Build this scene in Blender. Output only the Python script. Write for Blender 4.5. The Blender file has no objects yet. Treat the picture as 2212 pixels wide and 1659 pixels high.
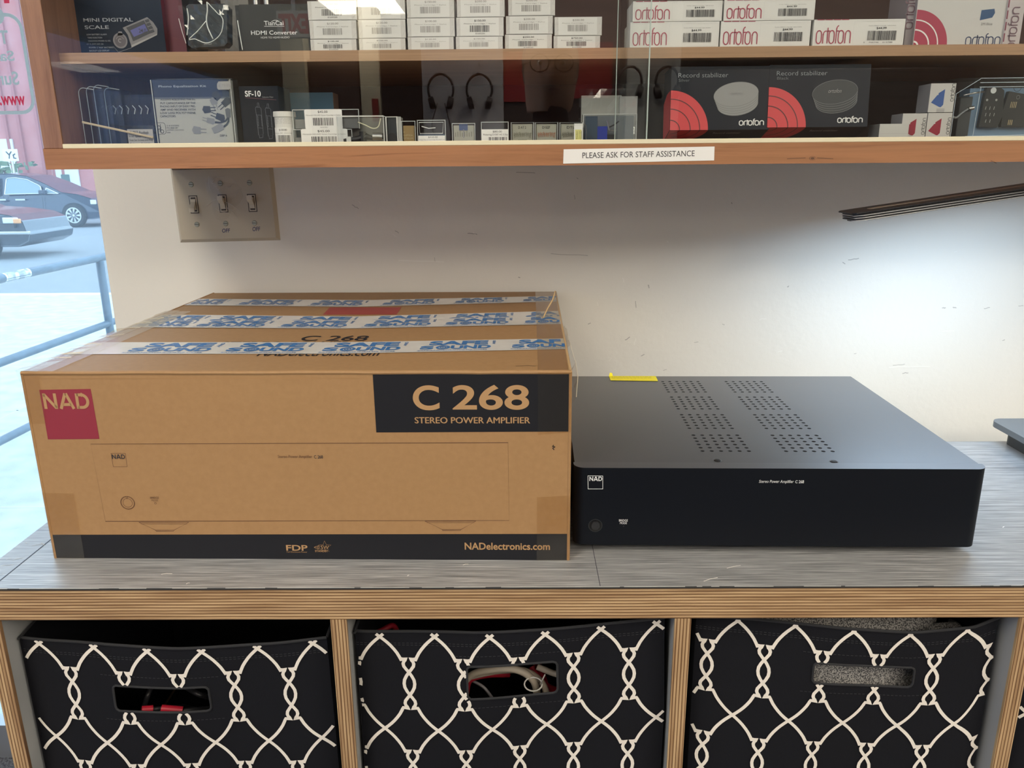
import bpy, math, random
from mathutils import Vector, Matrix
random.seed(7)
V3 = Vector
sc = bpy.context.scene
COL = sc.collection
# ------------------------------------------------------------------ camera
FPX, PITCH, YAW, ROLL, CAMD, CAMH = 1697.9, .2753, .0094, -.0082, 1.1301, .4140
IW, IH = 2212, 1659
CP = V3((0, -CAMD, CAMH))
FW = V3((-math.sin(YAW)*math.cos(PITCH), math.cos(YAW)*math.cos(PITCH), -math.sin(PITCH)))
_r = V3((math.cos(YAW), math.sin(YAW), 0)); _u = _r.cross(FW)
RT = _r*math.cos(ROLL) + _u*math.sin(ROLL)
UP = -_r*math.sin(ROLL) + _u*math.cos(ROLL)
cam = bpy.data.cameras.new('camera'); camo = bpy.data.objects.new('camera', cam); COL.objects.link(camo)
mw = Matrix((RT, UP, -FW)).transposed().to_4x4(); mw.translation = CP
camo.matrix_world = mw
cam.sensor_fit = 'HORIZONTAL'; cam.sensor_width = 36; cam.lens = 36*FPX/IW; cam.clip_start = .02; cam.clip_end = 300
sc.camera = camo
sc.view_settings.view_transform = 'Standard'; sc.view_settings.look = 'None'
sc.view_settings.exposure = 0.17; sc.view_settings.gamma = 1; sc.view_settings.use_curve_mapping = False
# ------------------------------------------------------------------ world
W = bpy.data.worlds.new('world'); sc.world = W; W.use_nodes = True
bg = W.node_tree.nodes['Background']; bg.inputs[0].default_value = (.66, .84, 1, 1); bg.inputs[1].default_value = 3.8
# ceiling light strengths (the lamps themselves are built with the room)
TROFFER = 14.0; LAMP = 4.6

def ray(px, py):
    return FW + RT*((px-IW/2)/FPX) - UP*((py-IH/2)/FPX)
def U(px, py, axis, val):
    d = ray(px, py); t = (val-CP[axis])/d[axis]; return CP + d*t
def RU(px, py, yreal, glass=-.19):
    p = U(px, py, 1, 2*glass-yreal); return V3((p.x, yreal, p.z))

# ------------------------------------------------------------------ materials
MATS = {}
def nt(name):
    m = bpy.data.materials.new(name); m.use_nodes = True; n = m.node_tree; n.nodes.clear()
    o = n.nodes.new('ShaderNodeOutputMaterial'); return m, n, o
def mat(name, col, rough=.5, metal=0, spec=.5, noise=None, bump=None, coat=0, emit=None, cr=.15):
    """noise=(scale vec, amount, second colour)  bump=(scale vec, strength, distance)"""
    if name in MATS: return MATS[name]
    m, n, o = nt(name); b = n.nodes.new('ShaderNodeBsdfPrincipled'); n.links.new(b.outputs[0], o.inputs[0])
    b.inputs['Base Color'].default_value = (*col, 1); b.inputs['Roughness'].default_value = rough
    b.inputs['Metallic'].default_value = metal; b.inputs['Specular IOR Level'].default_value = spec
    b.inputs['Coat Weight'].default_value = coat; b.inputs['Coat Roughness'].default_value = cr
    if emit: b.inputs['Emission Color'].default_value = (*emit[0], 1); b.inputs['Emission Strength'].default_value = emit[1]
    def tex(scale, detail=4):
        tc = n.nodes.new('ShaderNodeNewGeometry'); mp = n.nodes.new('ShaderNodeMapping'); mp.inputs['Scale'].default_value = scale
        t = n.nodes.new('ShaderNodeTexNoise'); t.inputs['Scale'].default_value = 1; t.inputs['Detail'].default_value = detail
        n.links.new(tc.outputs['Position'], mp.inputs[0]); n.links.new(mp.outputs[0], t.inputs[0]); return t
    if noise:
        t = tex(noise[0]); r = n.nodes.new('ShaderNodeValToRGB'); w = noise[1]
        r.color_ramp.elements[0].position = .5-w; r.color_ramp.elements[1].position = .5+w
        r.color_ramp.elements[0].color = (*noise[2], 1); r.color_ramp.elements[1].color = (*col, 1)
        n.links.new(t.outputs[0], r.inputs[0]); n.links.new(r.outputs[0], b.inputs['Base Color'])
    if bump:
        t = tex(bump[0], 3); bp = n.nodes.new('ShaderNodeBump'); bp.inputs['Strength'].default_value = bump[1]; bp.inputs['Distance'].default_value = bump[2]
        n.links.new(t.outputs[0], bp.inputs['Height']); n.links.new(bp.outputs[0], b.inputs['Normal'])
    MATS[name] = m; return m
def clear(name, tint=(.97, .98, .98), rough=.02, extra=0.0, haze=None):
    """clear sheet: transparent with fresnel gloss; haze = (colour, amount) of a dusty film"""
    if name in MATS: return MATS[name]
    m, n, o = nt(name)
    t = n.nodes.new('ShaderNodeBsdfTransparent'); t.inputs[0].default_value = (*tint, 1)
    g = n.nodes.new('ShaderNodeBsdfGlossy'); g.inputs['Roughness'].default_value = rough
    lw = n.nodes.new('ShaderNodeLayerWeight'); lw.inputs[0].default_value = .5
    f = n.nodes.new('ShaderNodeMath'); f.operation = 'POWER'; f.inputs[1].default_value = 5; n.links.new(lw.outputs['Facing'], f.inputs[0])
    a = n.nodes.new('ShaderNodeMath'); a.operation = 'MULTIPLY_ADD'; a.inputs[1].default_value = .9; a.inputs[2].default_value = .045+extra; a.use_clamp = True
    mx = n.nodes.new('ShaderNodeMixShader'); n.links.new(f.outputs[0], a.inputs[0]); n.links.new(a.outputs[0], mx.inputs[0])
    n.links.new(t.outputs[0], mx.inputs[1]); n.links.new(g.outputs[0], mx.inputs[2]); last = mx
    if haze:
        d = n.nodes.new('ShaderNodeBsdfTranslucent'); d.inputs[0].default_value = (*haze[0], 1)
        m2 = n.nodes.new('ShaderNodeMixShader'); m2.inputs[0].default_value = haze[1]
        n.links.new(last.outputs[0], m2.inputs[1]); n.links.new(d.outputs[0], m2.inputs[2]); last = m2
    n.links.new(last.outputs[0], o.inputs[0]); MATS[name] = m; return m
def emis(name, col, st):
    m, n, o = nt(name); e = n.nodes.new('ShaderNodeEmission'); e.inputs[0].default_value = (*col, 1); e.inputs[1].default_value = st
    n.links.new(e.outputs[0], o.inputs[0]); return m
def stripes(name, axis, cols, scale, rough=.5, along=3):
    """layered plies: thin coloured bands across one axis, slightly wavering along the others"""
    m, n, o = nt(name); b = n.nodes.new('ShaderNodeBsdfPrincipled'); n.links.new(b.outputs[0], o.inputs[0])
    b.inputs['Roughness'].default_value = rough
    g = n.nodes.new('ShaderNodeNewGeometry'); mp = n.nodes.new('ShaderNodeMapping')
    s = [along, along, along]; s[axis] = scale; mp.inputs['Scale'].default_value = s
    t = n.nodes.new('ShaderNodeTexNoise'); t.inputs['Scale'].default_value = 1; t.inputs['Detail'].default_value = 5; t.inputs['Roughness'].default_value = .75
    r = n.nodes.new('ShaderNodeValToRGB'); r.color_ramp.elements.remove(r.color_ramp.elements[1])
    for i, (p, c) in enumerate(cols):
        e = r.color_ramp.elements[0] if i == 0 else r.color_ramp.elements.new(p)
        e.position = p; e.color = (*c, 1)
    n.links.new(g.outputs['Position'], mp.inputs[0]); n.links.new(mp.outputs[0], t.inputs[0]); n.links.new(t.outputs[0], r.inputs[0]); n.links.new(r.outputs[0], b.inputs['Base Color'])
    MATS[name] = m; return m, n, b, t

def wood(name, c1, c2, scale, rough=.45):
    m, n, b, t = stripes(name, 2, [(.3, c2), (.5, c1), (.62, tuple(x*1.12 for x in c1)), (.75, c2)], scale, rough, 2.2)
    return m

# ------------------------------------------------------------------ mesh builder
TX = {}
def textmesh(s, bold=0, shear=0):
    k = (s, bold, shear)
    if k not in TX:
        c = bpy.data.curves.new('text', 'FONT'); c.body = s; c.size = 1; c.resolution_u = 10 if len(s) <= 6 else 3; c.offset = bold; c.shear = shear
        o = bpy.data.objects.new('text', c); COL.objects.link(o)
        dg = bpy.context.evaluated_depsgraph_get(); me = bpy.data.meshes.new_from_object(o.evaluated_get(dg))
        vs = [(v.co.x, v.co.y) for v in me.vertices]; fs = [tuple(p.vertices) for p in me.polygons]
        bpy.data.objects.remove(o); bpy.data.curves.remove(c); bpy.data.meshes.remove(me)
        TX[k] = (vs, fs, min(v[0] for v in vs), min(v[1] for v in vs), max(v[0] for v in vs), max(v[1] for v in vs))
    return TX[k]
class PL:
    """a flat frame: origin, two unit axes; px() turns a photo pixel into plane coordinates"""
    def __init__(s, o, u, v): s.o, s.u, s.v = V3(o), V3(u).normalized(), V3(v).normalized(); s.n = s.u.cross(s.v).normalized()
    def __call__(s, u, v, h=0): return s.o + s.u*u + s.v*v + s.n*h
    def px(s, x, y):
        d = ray(x, y); t = (s.o-CP).dot(s.n)/d.dot(s.n); q = CP + d*t - s.o
        return q.dot(s.u), q.dot(s.v)
H0 = .00025
class MB:
    def __init__(s): s.v, s.f, s.m, s.mats = [], [], [], []
    def mi(s, m):
        if m not in s.mats: s.mats.append(m)
        return s.mats.index(m)
    def add(s, vs, fs, m):
        b = len(s.v); s.v += [V3(p) for p in vs]; k = s.mi(m)
        for f in fs: s.f.append([b+i for i in f]); s.m.append(k)
        return s
    def poly(s, pts, m): return s.add(pts, [range(len(pts))], m)
    def box(s, a, b, m, M=None, front=None):
        x0, y0, z0 = a; x1, y1, z1 = b
        vs = [V3(p) for p in ((x0,y0,z0),(x1,y0,z0),(x1,y1,z0),(x0,y1,z0),(x0,y0,z1),(x1,y0,z1),(x1,y1,z1),(x0,y1,z1))]
        if M: vs = [M @ p for p in vs]
        return s.add(vs, [(0,3,2,1),(4,5,6,7),(0,1,5,4),(1,2,6,5),(2,3,7,6),(3,0,4,7)], m)
    def prism(s, pl, pts, d, m, mside=None):
        """extrude outline pts (u,v) of frame pl from h=0 to h=d"""
        n = len(pts); a = [pl(u, v, 0) for u, v in pts]; b = [pl(u, v, d) for u, v in pts]
        s.add(a+b, [tuple(range(n-1, -1, -1)), tuple(range(n, 2*n))], m)
        s.add(a+b, [(i, (i+1) % n, n+(i+1) % n, n+i) for i in range(n)], mside or m); return s
    def rect(s, pl, u0, v0, u1, v1, m, h=H0): return s.poly([pl(u0,v0,h), pl(u1,v0,h), pl(u1,v1,h), pl(u0,v1,h)], m)
    def flat(s, pl, pts, m, h=H0): return s.poly([pl(u, v, h) for u, v in pts], m)
    def pxflat(s, pl, pts, m, h=H0): return s.flat(pl, [pl.px(*p) for p in pts], m, h)
    def text(s, pl, t, u0, v0, u1, v1, m, bold=0, h=2*H0, shear=0, mirror=False):
        vs, fs, x0, y0, x1, y1 = textmesh(t, bold, shear)
        if mirror: u0, u1 = u1, u0
        return s.add([pl(u0+(x-x0)/(x1-x0)*(u1-u0), v0+(y-y0)/(y1-y0)*(v1-v0), h) for x, y in vs], fs, m)
    def pxtext(s, pl, t, x0, yb, x1, yt, m, bold=0, h=2*H0, shear=0, mirror=False):
        """text filling the photo rectangle: left x0, right x1 on its base line yb, top yt"""
        a = pl.px(x0, yb); b = pl.px(x1, yb); c = pl.px((x0+x1)/2, yt)
        return s.text(pl, t, a[0], a[1], b[0], c[1], m, bold, h, shear, mirror)
    def stroke(s, pl, pts, w, m, h=H0, closed=False, keep=None):
        P = [V3((p[0], p[1])) for p in pts]; n = len(P); L = []; R = []
        for i in range(n):
            a = P[i-1] if (i or closed) else P[i]; b = P[(i+1) % n] if (i < n-1 or closed) else P[i]
            d = (b-a); d = d.normalized() if d.length > 1e-9 else V3((1, 0))
            k = 1.0
            if 0 < i < n-1 or closed:
                e = (P[i]-a).normalized(); k = min(1.6, 1/max(.5, abs(e.dot(d))))
            q = V3((-d.y, d.x))*w/2*k; L.append(P[i]+q); R.append(P[i]-q)
        for i in range(n if closed else n-1):
            j = (i+1) % n
            if keep and not keep((P[i].x+P[j].x)/2, (P[i].y+P[j].y)/2): continue
            s.poly([pl(*L[i], h), pl(*R[i], h), pl(*R[j], h), pl(*L[j], h)], m)
        return s
    def ring(s, pl, cu, cv, r0, r1, m, a0=0, a1=360, h=H0, n=40, sq=1):
        A = [math.radians(a0+(a1-a0)*i/n) for i in range(n+1)]
        for i in range(n):
            q = [(r1, A[i]), (r1, A[i+1])] + ([(r0, A[i+1]), (r0, A[i])] if r0 else [(0, 0)])
            s.poly([pl(cu+r*math.cos(a), cv+sq*r*math.sin(a), h) for r, a in q], m)
        return s
    def barcode(s, pl, u0, v0, u1, v1, m, seed=0, n=26, h=2*H0):
        R = random.Random(seed); x = u0; st = (u1-u0)/n
        while x < u1-st*.3:
            w = st*R.choice((.35, .35, .6, .9)); s.rect(pl, x, v0, min(x+w, u1), v1, m, h); x += w+st*R.choice((.35, .5, .8))
        return s
    def cyl(s, c, r, h, m, ax=(0, 0, 1), n=24, r2=None, cap=True):
        ax = V3(ax).normalized(); a = ax.orthogonal().normalized(); b = ax.cross(a); c = V3(c); r2 = r if r2 is None else r2
        A = [c+(a*math.cos(t)+b*math.sin(t))*r for t in [2*math.pi*i/n for i in range(n)]]
        B = [c+ax*h+(a*math.cos(t)+b*math.sin(t))*r2 for t in [2*math.pi*i/n for i in range(n)]]
        s.add(A+B, [(i, (i+1) % n, n+(i+1) % n, n+i) for i in range(n)], m)
        if cap: s.add(A, [range(n-1, -1, -1)], m); s.add(B, [range(n)], m)
        return s
    def tube(s, pts, r, m, n=8, closed=False):
        P = [V3(p) for p in pts]; N = len(P); rings = []; prev = None
        for i in range(N):
            t = (P[min(i+1, N-1)]-P[max(i-1, 0)]).normalized()
            a = t.orthogonal().normalized() if prev is None else (prev-t*prev.dot(t)).normalized()
            prev = a; b = t.cross(a); rr = r[i] if isinstance(r, (list, tuple)) else r
            rings.append([P[i]+(a*math.cos(2*math.pi*k/n)+b*math.sin(2*math.pi*k/n))*rr for k in range(n)])
        vs = [p for R in rings for p in R]
        fs = [(i*n+k, i*n+(k+1) % n, (i+1)*n+(k+1) % n, (i+1)*n+k) for i in range(N-1) for k in range(n)]
        fs += [tuple(range(n-1, -1, -1)), tuple((N-1)*n+k for k in range(n))]
        return s.add(vs, fs, m)
    def build(s, name, parent=None, loc=None, bevel=0, smooth=False, seg=2):
        root = parent
        while root is not None and root.parent: root = root.parent
        L = V3(root.location) if root is not None else V3(loc or (0, 0, 0))
        me = bpy.data.meshes.new(name); me.from_pydata([p-L for p in s.v], [], s.f)
        for m in s.mats: me.materials.append(m)
        me.polygons.foreach_set('material_index', s.m)
        if smooth: me.polygons.foreach_set('use_smooth', [True]*len(me.polygons))
        me.validate(); me.update()
        o = bpy.data.objects.new(name, me); COL.objects.link(o)
        if parent is not None: o.parent = parent
        else: o.location = L
        if bevel:
            b = o.modifiers.new('bevel', 'BEVEL'); b.width = bevel; b.segments = seg; b.limit_method = 'ANGLE'; b.angle_limit = math.radians(40)
        return o
def tag(o, label=None, cat=None, group=None, kind=None):
    if label: o['label'] = label
    if cat: o['category'] = cat
    if group: o['group'] = group
    if kind: o['kind'] = kind
    return o
def thing(name, loc, label, cat, group=None):
    o = bpy.data.objects.new(name, None); COL.objects.link(o); o.location = loc; o.empty_display_size = .05
    return tag(o, label, cat, group)
def struct(o): o['kind'] = 'structure'; return o
def resamp(pts, n):
    P = [V3(p) for p in pts]; L = [0]
    for a, b in zip(P, P[1:]): L.append(L[-1]+(b-a).length)
    out = []
    for i in range(n):
        d = L[-1]*i/(n-1); k = 0
        while k < len(L)-2 and L[k+1] < d: k += 1
        t = (d-L[k])/max(1e-9, L[k+1]-L[k]); out.append(P[k].lerp(P[k+1], t))
    return out
def spline(pts, n=40):
    P = [V3(p) for p in pts]; out = []
    P = [P[0]*2-P[1]]+P+[P[-1]*2-P[-2]]; m = len(P)-3
    for i in range(n+1):
        t = i/n*m; k = min(int(t), m-1); t -= k; a, b, c, d = P[k:k+4]
        out.append(.5*((2*b)+(c-a)*t+(2*a-5*b+4*c-d)*t*t+(3*b-a-3*c+d)*t*t*t))
    return out
def blockcaps(mb, pl, word, u0, v0, u1, v1, m, w=.19, h=2*H0):
    """even-weight grotesque capitals N, A, D drawn with strokes"""
    L = {'N': (.86, [[(w/2, 0), (w/2, 1)], [(w/2, 1-w*.3), (.86-w/2, w*.3)], [(.86-w/2, 0), (.86-w/2, 1)]]),
         'A': (.98, [[(w*.45, 0), (.47, 1)], [(.98-w*.45, 0), (.51, 1)], [(.24, .28), (.74, .28)]]),
         'D': (.84, [[(w/2, 0), (w/2, 1)], [(w/2, 1-w/2), (.38, 1-w/2)]+[(.38+(.46-w/2)*math.sin(a), .5+(.5-w/2)*math.cos(a)) for a in [math.pi*k/14 for k in range(15)]]+[(w/2, w/2)]])}
    tot = sum(L[c][0] for c in word)+.10*(len(word)-1); x = 0; sx, sy = (u1-u0)/tot, v1-v0
    for c in word:
        for p in L[c][1]:
            q = [(u0+(x+a)*sx, v0+b*sy) for a, b in p]; mb.stroke(pl, q, w*sx, m, h)
        x += L[c][0]+.10
    return mb
def rrect(u0, v0, u1, v1, r, n=6):
    out = []
    for cx, cy, a in ((u1-r, v1-r, 0), (u0+r, v1-r, 90), (u0+r, v0+r, 180), (u1-r, v0+r, 270)):
        for i in range(n+1):
            t = math.radians(a+90*i/n); out.append((cx+r*math.cos(t), cy+r*math.sin(t)))
    return out

# ------------------------------------------------------------------ shared materials
M_wall = mat('wall_paint', (.80, .775, .72), .55, bump=((90, 90, 90), .22, .002), noise=((3, 3, 3), .4, (.79, .765, .705)))
M_scuff = mat('scuff_grey', (.50, .48, .45), .7); M_chip = mat('scuff_chip', (.86, .84, .79), .6)
M_black = mat('matte_black', (.012, .013, .016), .5)
M_ink = mat('printed_black', (.013, .0135, .018), .5, spec=.25)
M_kraft = mat('kraft_board', (.375, .218, .098), .62, noise=((160, 160, 160), .35, (.325, .183, .078)), bump=((60, 60, 60), .08, .001))
M_kline = mat('kraft_print_line', (.12, .055, .03), .6)
M_crim = mat('crimson_print', (.26, .024, .045), .55)
M_redp = mat('red_print', (.33, .035, .028), .5)
M_white = mat('white_card', (.72, .72, .70), .45)
M_paper = mat('white_paper', (.80, .80, .79), .55)
M_txt = mat('text_dark', (.03, .03, .035), .5)
M_txtw = mat('text_white', (.75, .77, .78), .5)
M_txtg = mat('text_grey', (.28, .28, .29), .5)
M_navy = mat('navy_card', (.004, .0075, .016), .4, spec=.2)
M_steel = mat('steel', (.55, .55, .55), .3, 1)
M_tapeclear = clear('clear_tape', (.985, .945, .86), .25, .035)
M_glossbag = clear('clear_bag', (.93, .94, .94), .06, .04)
M_case = clear('clear_plastic', (.93, .95, .96), .05, .02)
M_lam = None

# ------------------------------------------------------------------ the room
WY = .153
def room():
    mb = MB(); xl = -.672
    mb.box((xl, WY, -.80), (4.2, WY+.15, 1.65), M_wall)
    pl = PL((0, WY, 0), (1, 0, 0), (0, 0, 1))
    R = random.Random(3)
    marks = [(848,505,858,512),(853,498,861,503),(1010,504,1030,506),(1022,502,1028,508),(1115,372,1155,374),(1240,422,1242,430),(860,562,960,566),(938,556,940,564),(1190,548,1270,552),(1345,600,1348,610),(1120,598,1124,600),(760,442,775,451),(775,434,779,440),(1820,566,1826,570),(1832,562,1856,558),(2060,545,2068,542),(2035,665,2042,665),(2058,664,2066,665),(2036,716,2060,715),(2126,667,2138,664),(1928,789,1954,787),(1920,793,2010,792),(1950,806,1962,805),(2200,661,2210,660),(1316,780,1322,772),(1270,700,1276,698),(1350,735,1360,728),(1370,745,1374,730),(1385,768,1392,766),(1432,800,1440,798),(1290,652,1292,660),(1372,650,1374,665),(1400,615,1402,622),(1960,855,1961,856),(1845,764,1849,763),(2165,736,2170,734),(1440,520,1444,524),(1580,438,1582,440),(1246,384,1249,386),(1640,690,1655,688),(1700,620,1704,618),(1560,700,1566,702),(1680,760,1690,758),(1500,740,1508,738)]
    for i, (a, b, c, d) in enumerate(marks):
        p, q = pl.px(a, b), pl.px(c, d); w = R.uniform(.0007, .0016)
        pts = [(p[0]+(q[0]-p[0])*t+R.uniform(-.0006, .0006), p[1]+(q[1]-p[1])*t+R.uniform(-.0006, .0006)) for t in (0, .25, .5, .75, 1)]
        mb.stroke(PL((0, WY, 0), (1, 0, 0), (0, 0, 1)), pts, w, M_scuff if i % 3 else M_chip, h=.0003)
    struct(mb.build('wall_back'))
    M_in = mat('room_wall', (.78, .75, .68), .7)
    struct(MB().box((4.2, -11, -.8), (4.35, WY, 1.65), M_in).build('wall_right'))
    mb = MB(); mb.box((-3.6, -11.15, -.8), (4.35, -11, 1.65), M_in); struct(mb.build('wall_rear'))
    # left wall with a wide street window behind the camera's left
    mb = MB(); mb.box((-3.6, -11, -.8), (-3.45, -9.4, 1.65), M_in); mb.box((-3.6, -9.4, -.8), (-3.45, .153, -.35), M_in); mb.box((-3.6, -9.4, 1.4), (-3.45, .153, 1.65), M_in)
    struct(mb.build('wall_left'))
    M_carpet = mat('grey_carpet', (.16, .165, .18), .95, noise=((260, 260, 260), .12, (.05, .05, .06)), bump=((300, 300, 300), .5, .003))
    struct(MB().box((-3.6, -11, -.85), (4.35, .303, -.80), M_carpet).build('floor'))
    struct(MB().box((-3.6, -11.15, 1.65), (4.35, .303, 1.70), mat('ceiling_tile', (.82, .80, .76), .85)).build('ceiling'))
room()
YG = .29
def storefront():
    M_g = clear('window_glass', (.86, .93, .97), .0, .0, haze=((.80, .90, 1.0), .05))
    w = struct(MB().box((-3.45, YG, -.75), (-.70, YG+.008, 1.62), M_g).build('window_1'))
    M_al = mat('window_frame_grey', (.35, .36, .38), .4, .6)
    mb = MB(); mb.box((-3.45, YG-.03, -.80), (-.70, YG+.04, -.72), M_al); mb.box((-3.45, YG-.03, 1.58), (-.70, YG+.04, 1.65), M_al)
    mb.box((-3.45, YG-.03, -.72), (-3.40, YG+.04, 1.58), M_al); mb.box((-.72, YG-.03, -.72), (-.672, YG+.04, 1.58), M_al)
    mb.build('window_frame', w)
    # vinyl lettering read from the street (mirrored from inside)
    pl = PL((0, YG, 0), (1, 0, 0), (0, 0, 1)); M_b = mat('vinyl_pale_blue', (.42, .58, .68), .5); M_r = mat('vinyl_red', (.62, .02, .09), .5)
    mb = MB(); H = .0015
    a = pl.px(-260, 32); c = pl.px(66, 243); b0 = pl.px(32, 32)
    pts = rrect(a[0], c[1], pl.px(70, 200)[0], b0[1], .022)
    mb.stroke(pl, pts, .0055, M_b, H, closed=True)
    for t, x0, x1, yb, yt, m in (('Tues', -45, 22, 96, 66, M_b), ('Saturday', -95, 35, 140, 110, M_b), ('Sun & Mon', -105, 44, 185, 155, M_b), ('www.', 2, 57, 228, 208, M_r)):
        mb.pxtext(pl, t, x0, yb, x1, yt, m, .02, H, mirror=True)
    mb.pxtext(pl, 'HH', -60, 8, 22, -40, M_r, .05, H, mirror=True)
    mb.ring(pl, *pl.px(-8, 34), .0, .014, M_b, h=H*1.3)
    mb.build('window_lettering', w)
    # second street window, left wall
    w2 = struct(MB().box((-3.53, -9.4, -.35), (-3.522, .153, 1.4), clear('window_glass_side', (.95, .97, .98), 0)).build('window_2'))
storefront()

# ------------------------------------------------------------------ ceiling lights
def troffer(x, y, label, st=TROFFER, sx=.6, sy=1.2):
    t = thing('ceiling_light', (x, y, 1.65), label, 'light', 'fluorescent ceiling lights')
    M_f = mat('troffer_frame', (.75, .75, .73), .5)
    mb = MB()
    for a in ((-sx/2-.03, -sy/2-.03, -sx/2, sy/2+.03), (sx/2, -sy/2-.03, sx/2+.03, sy/2+.03), (-sx/2, -sy/2-.03, sx/2, -sy/2), (-sx/2, sy/2, sx/2, sy/2+.03)):
        mb.box((x+a[0], y+a[1], 1.625), (x+a[2], y+a[3], 1.649), M_f)
    mb.build('frame', t)
    if 'troff_em' not in MATS: MATS['troff_em'] = emis('fluorescent_diffuser', (1, .90, .74), st)
    MB().box((x-sx/2, y-sy/2, 1.632), (x+sx/2, y+sy/2, 1.647), MATS['troff_em']).build('diffuser', t)
def mirrored(px, py, z):
    """where a ceiling point must be for the case glass to show it at this photo point"""
    d = ray(px, py); t = (z-CP.z)/d.z; q = CP + d*t; return q.x, 2*-.19-q.y
for x, y, l in ((-.9, -1.7, 'fluorescent panel just behind the photographer'), (1.9, -1.7, 'fluorescent panel behind to the right'), (2.4, -5.2, 'fluorescent panel over the right of the shop'), (-2.2, -3.2, 'fluorescent panel near the side window'), (.35, -2.95, 'added fill light panel in front of the display wall'), (1.75, -3.3, 'added fill light panel above the grey partition'), (3.2, -2.6, 'added fill light panel at the far right wall')):  # last three are unseen panels added to fill the wall under the case
    troffer(x, y, l)
x, y = mirrored(770, 0, 1.63); troffer(x, y, 'fluorescent panel mirrored over the price-labelled boxes')
x, y = mirrored(884, 138, 1.63); troffer(x-.05, max(y, -10.3), 'fluorescent panel farthest back, mirrored in the lower case glass')
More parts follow.
